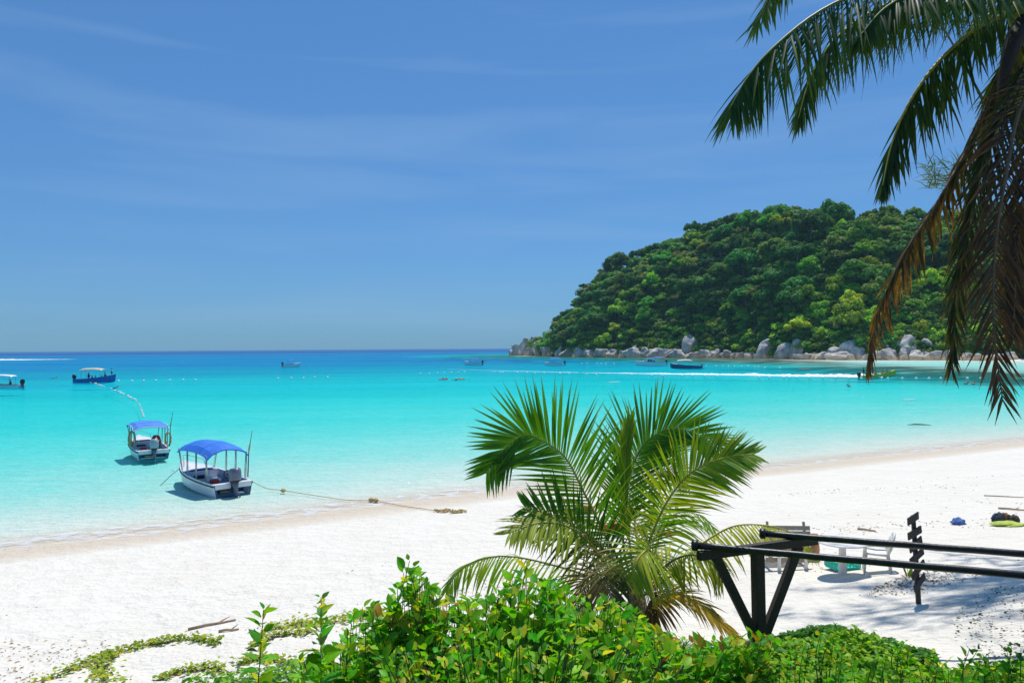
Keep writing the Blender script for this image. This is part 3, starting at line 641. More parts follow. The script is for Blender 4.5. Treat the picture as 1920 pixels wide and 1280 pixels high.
# ------------------------------------------------------------------ boats
def boat(name, label, loc, heading, L=6.4, B=2.0, H=0.62, side='white_paint', bottom='hull_bottom', inner='shadow_grey_inside', transom='navy', deck='white_paint',
         stripe='black', canopy=None, post='steel', engine='engine', fore=0.62, cuddy=True, detail=2, bow_rise=0.55, group=None, trim=0.0):
    root = empty(name, loc, heading, label, 'boat', group); root.rotation_euler = (0, -trim, heading); root.location.z -= 0.12
    if detail < 2 and canopy: root.scale = (1, 1, 1.22)
    def bx_(t): return B/2 * (0.90 + 0.10 * math.sin(min(1, t/0.4) * math.pi/2)) * (1 if t < 0.42 else max(0.02, (1 - ((t - 0.42)/0.58) ** 2.3)))
    def zs(t): return H * (1 + bow_rise * t * t)
    rings = []; ts = [0, .08, .2, .32, .42, .52, .62, .7, .78, .85, .91, .96, 1.0]
    for t in ts:
        x = (t - 0.5) * L; b_ = bx_(t); s_ = zs(t); rake = 0.45 * t ** 3; k = -0.26 + 0.42 * t ** 4; ch = 0.02 + 0.30 * t ** 2
        wi = min(0.09, b_ * 0.5); fl = 0.10 + 0.32 * max(0, (t - 0.75) / 0.25); bi = max(0.005, b_ - wi)
        rings.append([(x + rake, b_, s_), (x + rake*0.6, b_*0.88, ch), (x + rake*0.2, 0, k), (x + rake*0.6, -b_*0.88, ch), (x + rake, -b_, s_),
                      (x + rake, -bi, s_), (x + rake*0.8, -bi*0.86, fl), (x + rake*0.8, bi*0.86, fl), (x + rake, bi, s_)])
    hb = MB(); n = 0; m_ = 9
    for r_ in rings: hb.v += r_
    seg_m = [0, 1, 1, 0, 2, 3, 3, 3, 2]
    for i in range(len(rings) - 1):
        for k in range(m_):
            a, b2 = i*m_ + k, i*m_ + (k+1) % m_; hb.f.append((a, b2, b2 + m_, a + m_)); hb.mi.append(seg_m[k])
    hb.f.append((8, 7, 6, 5, 4, 3, 2, 1, 0)); hb.mi.append(4)
    e0 = (len(rings)-1) * m_; hb.f.append(tuple(e0 + k for k in range(9))); hb.mi.append(0)
    hb.build('hull', [M[side], M[bottom], M[deck], M[inner], M[transom]], root)
    # splash well behind the transom top, rails
    tb = MB(); tb.box((-L/2 + 0.16, 0, H * 0.93), (0.34, B*0.86, 0.10)); tb.box((-L/2 + 0.03, 0, H * 0.80), (0.09, B*0.84, 0.22)); tb.build('transom_cap', M[deck], root, bevel=0.02)
    for sgn in (1, -1):
        pts = []
        for t in ts: pts.append(((t - 0.5)*L + 0.45*t**3*0.9, sgn*(bx_(t) + 0.012), zs(t) - 0.10))
        MB().tube(pts, 0.028, 6).build('rub_rail', M[stripe], root, smooth=True)
    # foredeck
    fd = MB(); dts = [t for t in ts if t >= fore]; g = []
    for t in dts:
        x = (t - 0.5)*L + 0.45*t**3; b_ = max(0.01, bx_(t) - 0.05); g.append([(x, -b_, zs(t) - 0.015), (x, -b_*0.4, zs(t) + 0.05), (x, b_*0.4, zs(t) + 0.05), (x, b_, zs(t) - 0.015)])
    fd.rings(g, cap=False, close=False)
    x0 = (fore - 0.5)*L + 0.45*fore**3; b_ = bx_(fore) - 0.10
    fdo = fd.build('foredeck', M[deck], root)
    if cuddy:
        cb = MB(); cb.box((x0 - 0.02, 0, (zs(fore) + 0.14)/2), (0.05, b_*2*0.93, zs(fore) - 0.12)); co = cb.build('bulkhead', M[deck], root)
        MB().box((x0 - 0.055, 0.18, zs(fore)*0.62), (0.03, 0.55, 0.18)).build('locker_opening', M['black'], co)
    if detail >= 2:
        # floor gear: bench, console, wheel
        MB().box((-L*0.36, 0, 0.28), (0.45, B*0.74, 0.34)).build('stern_bench', M['navy'], root, bevel=0.03)
        cs = MB(); cs.box((-L*0.17, -B*0.22, 0.45), (0.45, 0.62, 0.75)).box((-L*0.17 - 0.16, -B*0.22, 0.88), (0.20, 0.56, 0.14)); co = cs.build('console', M['shadow_grey_inside'], root, bevel=0.04)
        wh = MB(); wc = Vector((-L*0.17 - 0.32, -B*0.22, 0.80)); wh.tube([wc + Vector((0.05*math.sin(a), 0.19*math.cos(a), 0.19*math.sin(a))) for a in [k*math.pi/8 for k in range(17)]], 0.02, 6)
        wh.tube([wc, wc + Vector((0.2, 0, -0.03))], 0.02, 6); wh.build('steering_wheel', M['black'], co)
        for k in (-1, 1): MB().box((L*0.05, k*B*0.29, 0.26), (1.1, 0.32, 0.26)).build('side_bench', M['white_paint'], root, bevel=0.03)
        MB().box((L*0.18, 0, 0.30), (0.5, B*0.55, 0.30)).build('cool_box', M['canvas_white'], root, bevel=0.03)
        MB().box((-L*0.30, B*0.20, 0.62), (0.42, 0.34, 0.20)).build('fuel_tank', M['red'], root, bevel=0.04)
        MB().box((-L*0.24, -B*0.20, 0.24), (0.5, 0.5, 0.22)).build('helm_seat', M['navy'], root, bevel=0.04)
        for sgn in (-1, 1):
            for k in range(4): MB().tube([(L*(-0.30 + 0.2*k), sgn*(B/2 - 0.02), H*(1 + 0.2*k*0.2) + 0.0), (L*(-0.28 + 0.2*k), sgn*(B/2 - 0.02), H*(1 + 0.2*k*0.2) + 0.05), (L*(-0.26 + 0.2*k), sgn*(B/2 - 0.02), H*(1 + 0.2*k*0.2))], 0.014, 5).build('cleat', M['steel'], root)
        MB().tube([(-L*0.42, B*0.1 + 0.22*math.cos(a)*(1 + a*0.01), 0.14 + 0.006*a) for a in [q*0.5 for q in range(30)]], 0.02, 5).build('deck_rope', M['rope_tan'], root)
        MB().tube([(L*0.28, -0.55, zs(.8) + 0.03), (L*0.30, -0.5, zs(.8) + 0.3), (L*0.50, -0.1, zs(1) + 0.32), (L*0.50, 0.1, zs(1) + 0.32), (L*0.30, 0.5, zs(.8) + 0.3), (L*0.28, 0.55, zs(.8) + 0.03)], 0.018, 6).build('bow_rail', M['steel'], root)
    elif detail == 1:
        MB().box((-L*0.30, 0, 0.30), (0.4, B*0.7, 0.34)).build('stern_bench', M['navy'], root)
    if canopy:
        x0, x1, zc, w, cm, arch = canopy; nx, ny = 12, 9; top, bot = [], []
        for i in range(nx):
            a, b3 = [], []
            for j in range(ny):
                u, v = i/(nx-1), j/(ny-1)*2 - 1
                zz = zc + arch*(1 - v*v) + 0.16*math.sin(u*math.pi) - 0.10*(u < 0.001) - 0.10*(u > 0.999) + 0.014*math.sin(v*6 + u*9)
                if abs(v) > 0.999: zz -= 0.10
                a.append((x0 + (x1-x0)*u, v*w/2, zz)); b3.append((x0 + (x1-x0)*u, v*w/2*0.99, zz - 0.035))
            top.append(a); bot.append(b3)
        cb = MB(); n0 = 0
        for a, b3 in zip(top, bot): cb.v += a + b3[::-1]
        mm_ = 2*ny
        for i in range(nx - 1):
            for k in range(mm_):
                p0, p1 = i*mm_ + k, i*mm_ + (k+1) % mm_; cb.f.append((p0, p1, p1 + mm_, p0 + mm_)); cb.mi.append(0)
        cb.f.append(tuple(range(mm_))); cb.mi.append(0); cb.f.append(tuple((nx-1)*mm_ + k for k in range(mm_))); cb.mi.append(0)
        cn = cb.build('canopy', M[cm], root, smooth=False)
        if detail >= 2:
            for i in (0, 3, 8, nx - 1):
                MB().tube([Vector(p) + Vector((0, 0, 0.004)) for p in top[i]], 0.022 if i in (0, nx - 1) else 0.009, 5).build('hem' if i in (0, nx - 1) else 'seam', M['white_paint' if (arch < 0.2 and i in (0, nx - 1)) else cm], cn)
            if arch < 0.2:
                for j in (0, ny - 1): MB().tube([Vector(r_[j]) for r_ in top], 0.02, 5).build('hem', M['white_paint'], cn)
        for xi in ([0.04, 0.36, 0.66, 0.96] if detail >= 2 else [0.08, 0.92]):
            for sgn in (-1, 1):
                xx = x0 + (x1-x0)*xi; t = min(1, max(0, xx / L + 0.5)); yb = min(w/2 - 0.03, bx_(t) - 0.05)
                pb = MB().tube([(xx, sgn*yb, zs(t) - 0.05), (xx, sgn*(w/2 - 0.05), zc + 0.02)], 0.024 if detail >= 2 else 0.045, 6)
                if detail >= 2: 
                    pb.tube([(xx + 0.16, sgn*yb, zs(t) - 0.05), (xx + 0.10, sgn*(w/2 - 0.05), zc + 0.02)], 0.018, 6)
                    for q in (0.35, 0.7): pb.tube([(xx, sgn*(yb + (w/2-0.05-yb)*q), zs(t) + (zc - zs(t))*q), (xx + 0.14, sgn*(yb + (w/2-0.05-yb)*q), zs(t) + (zc - zs(t))*q)], 0.012, 5)
                pb.build('canopy_post', M[post], root, smooth=True)
    if engine: outboard(root, (-L/2 - 0.18, 0, H), engine, 1.0 if detail >= 2 else 1.1)
    return root
def outboard(root, p, mat, s=1.0, tilt=0.16):
    def ring(cx, z, lx, ly, n=12, pw=2.6):
        out_ = []
        for k in range(n):
            a = 2*math.pi*k/n; c, sn = math.cos(a), math.sin(a)
            out_.append(Vector((cx + lx*math.copysign(abs(c)**(2/pw), c), ly*math.copysign(abs(sn)**(2/pw), sn), z)))
        return out_
    Rm = Matrix.Rotation(tilt, 3, 'Y'); off = Vector(p)
    def T(rings): return [[tuple(Rm @ (v * s) + off) for v in r_] for r_ in rings]
    o = MB().rings(T([ring(-0.02, 0.10, 0.28, 0.20), ring(-0.03, 0.22, 0.37, 0.25), ring(-0.05, 0.48, 0.38, 0.26), ring(-0.07, 0.64, 0.33, 0.24), ring(-0.08, 0.71, 0.22, 0.17)])).build('outboard_motor', M[mat], root, smooth=True)
    MB().rings(T([ring(-0.02, 0.115, 0.30, 0.215), ring(-0.02, 0.06, 0.30, 0.215)])).build('cowl_band', M['black'], o)
    MB().rings(T([ring(0.0, 0.06, 0.24, 0.15), ring(-0.02, -0.22, 0.17, 0.10), ring(-0.04, -0.62, 0.13, 0.055), ring(-0.02, -0.80, 0.20, 0.05)])).build('drive_leg', M['engine'], o, smooth=True)
    b = MB(); b.rings(T([ring(-0.10, -0.52, 0.26, 0.12, 8, 2), ring(-0.10, -0.54, 0.26, 0.12, 8, 2)])); b.build('cavitation_plate', M['engine'], o)
    pr = MB()
    for k in range(3):
        a = k * 2.094; c, sn = math.cos(a), math.sin(a)
        pts = [Vector((-0.30, 0, -0.76)), Vector((-0.27, 0.16*c - 0.05*sn, -0.76 + 0.16*sn + 0.05*c)), Vector((-0.30, 0.19*c, -0.76 + 0.19*sn)), Vector((-0.33, 0.16*c + 0.05*sn, -0.76 + 0.16*sn - 0.05*c))]
        pr.quad(*[Rm @ (v*s) + off for v in pts])
    pr.build('propeller', M['black'], o)
    br = MB(); br.box(Vector(p) + Vector((0.16, 0, -0.12)), (0.16, 0.26, 0.34)); br.build('clamp_bracket', M['black'], o)
def coil(name, label, c, rx, rz_, thick, mat, cat, rot=0):
    o = empty(name, c, rot, label, cat); b = MB()
    for k in range(5):
        b.tube([Vector((math.cos(a)*(rx + 0.03*math.sin(k*2.1)), (k - 2)*thick*0.9 + 0.02*math.sin(a*3 + k), math.sin(a)*rz_*(1 + 0.05*math.cos(k*3)))) for a in [q*math.pi/10 for q in range(21)]], thick*0.6, 6)
    b.build('rope_loops', M[mat], o, smooth=True); b2 = MB().tube([(0, -thick*3, rz_), (0, 0, rz_*1.08), (0, thick*3, rz_)], thick*0.6, 6); b2.build('lashing', M[mat], o)
    return o
def heading_vec(az): return math.pi/2 - az      # azimuth from +Y to +X -> rotation about z for local +x bow

b1c = on_z(437, 926) ; az1 = R(-43)
d1 = Vector((math.sin(az1), math.cos(az1), 0)); p1 = Vector((b1c.x, b1c.y, 0)) + d1 * 3.1
BO1 = boat('motorboat', 'white motorboat with arched blue canopy and grey outboard, roped to the beach', p1, heading_vec(az1), 6.3, 2.05, 0.66,
     side='white_paint', bottom='hull_bottom', canopy=(-2.55, 1.35, 1.95, 2.05, 'canvas_blue', 0.32), engine='engine', fore=0.60)
b2c = on_z(288, 858); az2 = R(-34)
d2 = Vector((math.sin(az2), math.cos(az2), 0)); p2 = Vector((b2c.x, b2c.y, 0)) + d2 * 3.0
BO2 = boat('motorboat', 'white motorboat with flat pale-blue canopy edged in white, rope coils hanging at its stern', p2, heading_vec(az2), 6.2, 2.1, 0.62,
     canopy=(-2.2, 1.25, 2.0, 2.1, 'canvas_blue_pale', 0.10), engine='engine_pale', fore=0.64)
def in_boat(root_p, az, x, y, z):
    d = Vector((math.sin(az), math.cos(az), 0)); l = Vector((-d.y, d.x, 0)); return root_p + d*x + l*y + Vector((0, 0, z))
coil('rope_coil', 'tan rope coil hung on the post by the far stern corner of the flat-canopied motorboat', in_boat(p2, az2, -2.2, -0.98, 1.05), 0.16, 0.42, 0.05, 'rope_tan', 'rope', R(20))
coil('rope_coil', 'tan rope coil hung amidships on the post of the flat-canopied motorboat', in_boat(p2, az2, -1.0, 0.98, 1.1), 0.18, 0.45, 0.05, 'rope_tan', 'rope', R(60))
coil('life_ring', 'red life ring hanging above the outboard of the flat-canopied motorboat', in_boat(p2, az2, -2.0, -0.30, 1.0), 0.28, 0.28, 0.06, 'red', 'life ring', R(80))
fo = empty('fender', in_boat(p1, az1, -1.7, 0.35, 0.40), R(30), 'white cylindrical fender lying on the floor of the arched-canopy boat', 'fender')
MB().tube([(-0.34, 0, 0.12), (-0.27, 0, 0.12), (0.27, 0, 0.12), (0.34, 0, 0.12)], [0.05, 0.12, 0.12, 0.05], 12).build('body', M['plastic_white'], fo, smooth=True)
MB().tube([(0.33, 0, 0.12), (0.42, 0, 0.12)], 0.025, 6).build('eyelet', M['black'], fo)
for pb, az, y, lab in ((p1, az1, -0.98, 'thin whip aerial at the stern of the arched-canopy motorboat'), (p2, az2, -1.02, 'thin whip aerial at the stern of the flat-canopied motorboat')):
    o = empty('whip_aerial', in_boat(pb, az, -2.5, y, 0.62), 0, lab, 'aerial')
    MB().tube([(0, 0, 0), (0.05, 0, 1.2), (0.22, 0, 2.25)], [0.03, 0.022, 0.010], 6).build('rod', M['black'], o)
    MB().tube([(0.06, 0, 1.3), (0.11, 0, 1.6)], [0.05, 0.03], 8).build('grip', M['rope_tan'], o)

# mooring rope from the stern to the sand, with floats and a weed-tangled end
ps = [in_boat(p1, az1, -3.1, -0.9, 0.5)] + [on_z(x, y, 0.05) for x, y in ((500, 915), (530, 919), (600, 930), (650, 937))]
ps += [on_ground(x, y) + Vector((0, 0, 0.05)) for x, y in ((700, 941), (760, 951), (815, 959))]
ro = empty('mooring_rope', ps[-1], 0, 'thin mooring rope running from the boat stern across the shallows to the sand', 'rope')
def loc(p): return Vector(p) - ro.location
MB().tube([loc(p) for p in catmull(ps, 40)], 0.018, 5).build('rope', M['rope_tan'], ro)
for x, y in ((531, 919), (696, 940.5), (705, 942)):
    q = on_z(x, y, 0.06) if x < 690 else on_ground(x, y) + Vector((0, 0, 0.10))
    MB().lathe([(0.02, -0.10), (0.10, -0.06), (0.13, 0), (0.10, 0.06), (0.02, 0.10)], loc(q), 10).build('float', M['rope_tan'], ro, smooth=True)
tg = MB(); rr_ = random.Random(3)
for k in range(9):
    q = on_ground(820 + k*6, 960 + rr_.uniform(-1.5, 2)); q = loc(q) + Vector((0, 0, 0.06)); a = rr_.uniform(0, 6)
    tg.tube([q + Vector((math.cos(a + t*0.8)*0.14, math.sin(a + t*0.8)*0.14, 0.03*math.sin(t*2))) for t in range(8)], 0.03, 5)
tg.build('tangled_end', M['rope_tan'], ro)
bw = in_boat(p1, az1, 3.1, 0, 0.75); MB().tube([bw, bw + Vector((-0.5, -0.6, -0.5)), Vector((bw.x - 0.9, bw.y - 1.2, -0.3))], 0.02, 5).build('anchor_line', M['steel'])
tag(bpy.data.objects['anchor_line'], 'thin anchor line dropping from the bow of the arched-canopy motorboat', 'rope')

# ---- people
def person_mesh(name, pose, part):
    J = {'stand': dict(pel=(0,0,.95), che=(0,0,1.35), nek=(0,0,1.5), hed=(0,0,1.66), shl=(0,.19,1.43), ell=(.03,.27,1.15), hal=(.12,.25,.93), shr=(0,-.19,1.43), elr=(.03,-.27,1.15), har=(.12,-.25,.93),
                       hil=(0,.1,.92), knl=(.03,.11,.5), anl=(0,.12,.08), tol=(.16,.13,.04), hir=(0,-.1,.92), knr=(.03,-.11,.5), anr=(-.03,-.12,.08), tor=(.13,-.13,.04)),
         'sit': dict(pel=(0,0,.12), che=(.05,0,.52), nek=(.07,0,.68), hed=(.09,0,.84), shl=(.05,.19,.6), ell=(.14,.25,.34), hal=(.36,.18,.3), shr=(.05,-.19,.6), elr=(.14,-.25,.34), har=(.36,-.18,.3),
                     hil=(.03,.1,.1), knl=(.46,.13,.16), anl=(.5,.13,-.26), tol=(.64,.14,-.3), hir=(.03,-.1,.1), knr=(.46,-.13,.16), anr=(.5,-.13,-.26), tor=(.64,-.14,-.3)),
         'lie': dict(pel=(0,0,.12), che=(.42,0,.14), nek=(.58,0,.15), hed=(.75,0,.18), shl=(.5,.19,.13), ell=(.35,.36,.08), hal=(.55,.45,.07), shr=(.5,-.19,.13), elr=(.35,-.36,.08), har=(.55,-.45,.07),
                     hil=(-.03,.1,.11), knl=(-.45,.13,.10), anl=(-.86,.14,.07), tol=(-1.0,.16,.05), hir=(-.03,-.1,.11), knr=(-.45,-.13,.10), anr=(-.86,-.14,.07), tor=(-1.0,-.16,.05)),
         'swim': dict(pel=(0,0,-.1), che=(.42,0,-.02), nek=(.56,0,.04), hed=(.70,0,.12), shl=(.5,.19,0), ell=(.72,.32,-.02), hal=(.98,.28,0), shr=(.5,-.19,0), elr=(.7,-.34,-.02), har=(.95,-.3,-.03),
                      hil=(-.03,.1,-.12), knl=(-.45,.14,-.14), anl=(-.86,.12,-.1), tol=(-1.0,.12,-.1), hir=(-.03,-.1,-.12), knr=(-.45,-.12,-.2), anr=(-.86,-.13,-.18), tor=(-1.0,-.13,-.18))}[pose]
    rad = dict(pel=.145, che=.15, nek=.055, hed=.105, shl=.065, ell=.045, hal=.032, shr=.065, elr=.045, har=.032, hil=.09, knl=.062, anl=.042, tol=.032, hir=.09, knr=.062, anr=.042, tor=.032)
    ed = [('pel','che'),('che','nek'),('nek','hed'),('che','shl'),('shl','ell'),('ell','hal'),('che','shr'),('shr','elr'),('elr','har'),('pel','hil'),('hil','knl'),('knl','anl'),('anl','tol'),('pel','hir'),('hir','knr'),('knr','anr'),('anr','tor')]
    keys = list(J); grow = 0
    if part == 'top': keys = ['che', 'pel', 'shl', 'shr']; ed = [('pel','che'),('che','shl'),('che','shr')]; grow = 0.022
    if part == 'shorts': keys = ['pel', 'hil', 'hir', 'knl', 'knr']; ed = [('pel','hil'),('pel','hir'),('hil','knl'),('hir','knr')]; grow = 0.024; J = dict(J); J['knl'] = tuple(Vector(J['hil']).lerp(Vector(J['knl']), .6)); J['knr'] = tuple(Vector(J['hir']).lerp(Vector(J['knr']), .6))
    me = bpy.data.meshes.new(name); me.from_pydata([J[k] for k in keys], [(keys.index(a), keys.index(b_)) for a, b_ in ed], []); me.update()
    ob = bpy.data.objects.new('tmp_skin', me); COL.objects.link(ob)
    md = ob.modifiers.new('skin', 'SKIN'); md.use_smooth_shade = True
    for i, k in enumerate(keys):
        sv = me.skin_vertices[0].data[i]; r_ = rad[k] + grow; sv.radius = (r_, r_); sv.use_root = (k == 'pel')
    ss = ob.modifiers.new('sub', 'SUBSURF'); ss.levels = 1; ss.render_levels = 1
    dg = bpy.context.evaluated_depsgraph_get(); dg.update()
    res = bpy.data.meshes.new_from_object(ob.evaluated_get(dg)); res.name = name
    bpy.data.objects.remove(ob); res['head'] = J['hed']; return res
PM = {}
def person(p, rz, pose, label, top=None, shorts='cloth_dark', group=None, hair=True):
    for k in ('body', 'top', 'shorts'):
        if (pose, k) not in PM: PM[(pose, k)] = person_mesh(k, pose, k)
    o = empty('person', p, rz, label, 'person', group)
    link('body', PM[(pose, 'body')], o, M['skin'])
    for k, mt in (('top', top), ('shorts', shorts)):
        if mt:
            me = PM[(pose, k)].copy(); me.materials.clear(); link('shirt' if k == 'top' else 'shorts', me, o, M[mt])
    h = Vector(PM[(pose, 'body')]['head'])
    if hair: MB().lathe([(0.115, -0.03), (0.125, 0.04), (0.10, 0.10), (0.04, 0.135)], h + Vector((-0.03, 0, 0.02)), 10).build('hair', M['hair'], o, smooth=True)
    return o

# ---- boats further out
def far_pt(px, py): q = on_z(px, py, 0.0); return Vector((q.x, q.y, 0))
q = far_pt(4, 726); 
boat('open_boat', 'open white passenger boat with flat white awning, partly out of the bay view', q, R(180), 7.4, 2.0, 0.55, canopy=(-2.4, 3.0, 1.9, 1.9, 'canvas_white', 0.05), engine='black', detail=1, cuddy=False, fore=0.8)
person(q + Vector((1.5, 0, 0.45)), R(90), 'sit', 'person in dark clothes sitting under the white awning boat', 'cloth_dark')
q = far_pt(177, 716.5)
boat('wooden_boat', 'long blue wooden boat with cream awning carrying several passengers', q, R(-2), 8.6, 1.9, 0.70, side='blue_paint', bottom='blue_paint', transom='white_paint', deck='blue_paint', inner='shadow_grey_inside', stripe='blue_paint', bow_rise=1.1,
     canopy=(-2.8, 2.1, 2.35, 1.9, 'canvas_cream', 0.15), engine='black', detail=1, cuddy=False, fore=0.86)
for x, pose, tp, lab in ((-1.3, 'stand', 'cloth_dark', 'person standing in dark clothes under the cream awning'), (-0.6, 'sit', 'cloth_dark', 'person sitting in dark clothes amidships in the long blue boat'),
        (0.1, 'sit', 'red', 'person in red shirt sitting in the long blue boat'), (1.5, 'sit', 'pink', 'person in pink top sitting forward in the long blue boat'),
        (2.3, 'stand', 'cloth_dark', 'person in dark shirt standing at the front of the cream awning')):
    person(q + Vector((x, 0.1, 0.30 if pose == 'stand' else 0.5)), R(-20), pose, lab, tp)
person(q + Vector((3.75, 0, 1.22)), R(200), 'stand', 'person in white shirt standing on the bow of the long blue boat', 'cloth_white')
boat('motorboat', 'small white motorboat with blue canopy seen from astern in the outer bay', far_pt(546, 687.5), R(35), 6.6, 2.3, 0.9, canopy=(-1.4, 1.2, 2.2, 2.2, 'canvas_blue', 0.1), detail=1, engine='black')
boat('motorboat', 'white motorboat with blue canopy and raised bow, left of the headland tip', far_pt(888, 684), R(171), 7.2, 2.3, 0.85, canopy=(-2.3, 2.0, 2.1, 2.2, 'canvas_blue', 0.12), detail=1, engine='black', bow_rise=0.8)
boat('motorboat', 'white motorboat with blue canopy lying just below the headland tip boulders', far_pt(1040, 685), R(176), 7.4, 2.3, 0.8, canopy=(-2.6, 2.2, 2.2, 2.2, 'canvas_blue', 0.12), detail=1, engine='black')
cr = boat('cabin_cruiser', 'white cabin cruiser with side windows and a blue awning over its stern', far_pt(1221, 685), R(173), 10.8, 2.9, 1.05, side='white_paint', canopy=(-4.6, -1.0, 2.5, 2.5, 'canvas_blue', 0.12), detail=1, engine='black', cuddy=False, fore=0.56)
cb = MB(); 
def cabring(x, z0, z1, w0, w1): return [(x, -w0, z0), (x, -w1, z1), (x, w1, z1), (x, w0, z0)]
cb.rings([cabring(-1.5, 0.9, 2.3, 1.2, 1.0), cabring(1.4, 0.9, 2.3, 1.2, 0.95), cabring(2.6, 1.0, 1.6, 1.0, 0.7), cabring(3.3, 1.1, 1.25, 0.7, 0.5)]); cab = cb.build('cabin', M['white_paint'], cr, bevel=0.03)
for sgn in (-1, 1):
    for x in (-0.95, 0.0, 0.95):
        w = MB(); w.quad((x - 0.4, sgn*1.155, 1.25), (x + 0.4, sgn*1.155, 1.25), (x + 0.4, sgn*1.04, 1.98), (x - 0.4, sgn*1.04, 1.98)); w.build('window', M['glass'], cab)
w = MB(); w.quad((1.62, -0.8, 2.2), (1.62, 0.8, 2.2), (2.55, 0.66, 1.68), (2.55, -0.66, 1.68)); w.build('windscreen', M['glass'], cab)
gq = far_pt(1287, 690.5)
boat('open_boat', 'grey-sided open boat with thin white awning next to the cabin cruiser', gq, R(174), 9.2, 2.2, 0.8, side='navy', bottom='navy', deck='white_paint', canopy=(-1.6, 2.8, 2.2, 2.0, 'canvas_white', 0.06), detail=1, engine='engine_pale', cuddy=False, fore=0.7, bow_rise=0.8)
q = far_pt(1645, 707.5); SPB = q
boat('speedboat', 'yellow-green open speedboat planing across the bay with passengers and a white wake', q, R(3), 7.6, 1.9, 0.72, side='lime', bottom='blue_paint', deck='yellow', inner='yellow', transom='lime', stripe='yellow', canopy=None, detail=1, engine='black', cuddy=False, fore=0.85, bow_rise=1.0, trim=R(4))
for x, pose, tp, lab in ((-2.9, 'stand', 'cloth_dark', 'person in dark clothes standing at the helm of the speedboat'), (-1.6, 'sit', 'cloth_dark', 'person in dark shirt sitting astern in the yellow-green speedboat'),
        (-0.4, 'sit', 'pink', 'person in pink top sitting amidships in the speedboat'), (1.0, 'sit', 'orange', 'person in orange vest sitting in the speedboat'), (2.0, 'sit', 'red', 'person in red vest sitting in the bow of the speedboat')):
    person(q + Vector((x, 0.0, 0.55 + 0.06*x)), R(0), pose, lab, tp)
# wakes
def wake(label, pts, w0, w1, h, seed, n=260):
    line = catmull(pts, n); V, Fq = [], []; r_ = random.Random(seed)
    for i, p in enumerate(line):
        u = i/(n-1); w = w0 + (w1 - w0)*u; t = (line[min(i+1, n-1)] - line[max(i-1, 0)]).normalized(); nn = Vector((-t.y, t.x, 0))
        env = h * (1 - u)**0.8 * (0.6 + 0.9*abs(noise.noise(p*0.22 + Vector((seed, 0, 0)))) + 0.5*abs(noise.noise(p*0.9)))
        w *= 0.75 + 0.6*abs(noise.noise(p*0.3 + Vector((0, seed, 0))))
        for k in (-1, -0.5, 0, 0.5, 1): V.append(tuple(p + nn*(k*w/2) + Vector((0, 0, 0.02 + env*(1 - k*k)*r_.uniform(0.7, 1.2)))))
    for i in range(n-1):
        for k in range(4): a = i*5 + k; Fq.append((a, a+1, a+6, a+5))
    tag(link('boat_wake', np_mesh('boat_wake', V, Fq), None, M['foam']), label, 'wake', kind='stuff')
wake('white foaming wake trailing behind the yellow-green speedboat', [SPB + Vector((1.2, -0.3, 0))] + [far_pt(x, y) for x, y in ((1560, 706), (1480, 705), (1380, 703), (1240, 701), (1090, 698.4))], 3.4, 1.0, 0.75, 3)
wake('faint older end of the speedboat wake stretching over the open bay', [far_pt(x, y) for x, y in ((1086, 698.3), (1000, 696.4), (920, 694.6), (840, 692))], 0.9, 0.3, 0.05, 5)
wake('white wake of an unseen boat far out near the horizon', [far_pt(x, y) for x, y in ((-60, 675.2), (20, 675), (60, 674.4), (145, 673.4))], 9.0, 2.0, 1.3, 9)
# buoys, floats, swimmers
bu = MB().lathe([(0.05, -0.2), (0.22, -0.12), (0.30, 0.02), (0.25, 0.16), (0.10, 0.26), (0.05, 0.30)], (0, 0, 0.06), 10).mesh('buoy', M['buoy'], smooth=True)
L1 = [(222,715),(247,715),(269,715),(292,714),(318,713.5),(343,713),(366,713),(521,710),(546,709.5),(569,709.5),(590,708),(614,708),(788,701),(805,701),(820,700),(833,699.5),(846,699),(859,698.5),(871,698),(927,698),(938,699),(943,699),(970,699.5),(988,699.5),(1003,700),(1020,700),(1050,701),(1067,701),
      (1100,702.5),(1118,703),(1185,703.5),(1222,705),(1242,705),(1279,705.5),(1299,705.5),(1322,706),(1345,706.5),(1424,708.5),(1443,709),(1470,709),(1480,709),(1494,709),(1517,709),(1543,709),(1567,709),(1592,709.5),(1615,709.5),(1665,710),(1692,710),(1718,710),(1742,710),(1764,710),(1789,710),(1814,710),(1839,710)]
L2 = [(1091,682),(1100,681.5),(1119,682),(1127,682.5),(1136,682.7),(1151,683),(1324,686.5),(1343,687),(1355,687),(1366,687.5),(1377,687.5),(1390,687.5),(1403,687.5),(1415,688.5),(1422,688.5),(1434,690),(1462,690.5)]
for lst, lab, grp in ((L1, 'small white buoy in the long swimming-zone line across the bay', 'buoys across the bay'), (L2, 'small white buoy in the row close under the headland', 'buoys under the headland')):
    for x, y in lst:
        o = link('buoy', bu); o.location = far_pt(x, y); tag(o, lab, 'buoy', grp)
        if lst is L2: o.scale = (1.2, 1.2, 1.2)
FLP = [(165,716),(170,717),(179,718.6),(184,721.5),(189,723),(194.5,725),(208,729),(215,732),(223,735),(226,737),(230.5,739),(240,743),(244.5,746),(251,749),(255,751.5),(260.6,757.5),(261.7,760.6),(264,765),(265,769),(266,772),(267,775.6),(268,778.8),(268.7,781.9)]
fl = empty('float_line', far_pt(268.7, 781.9), 0, 'curving rope of small white floats between the two mooring areas', 'float line')
fm_ = MB().tube([(-0.25, 0, 0), (-0.17, 0, 0.0), (0.17, 0, 0.0), (0.25, 0, 0.0)], [0.06, 0.14, 0.14, 0.06], 10).mesh('float', M['buoy'], smooth=True)
fp = [far_pt(x, y) - fl.location for x, y in FLP]
MB().tube([p + Vector((0, 0, 0.0)) for p in fp], 0.02, 5).build('rope', M['rope_tan'], fl)
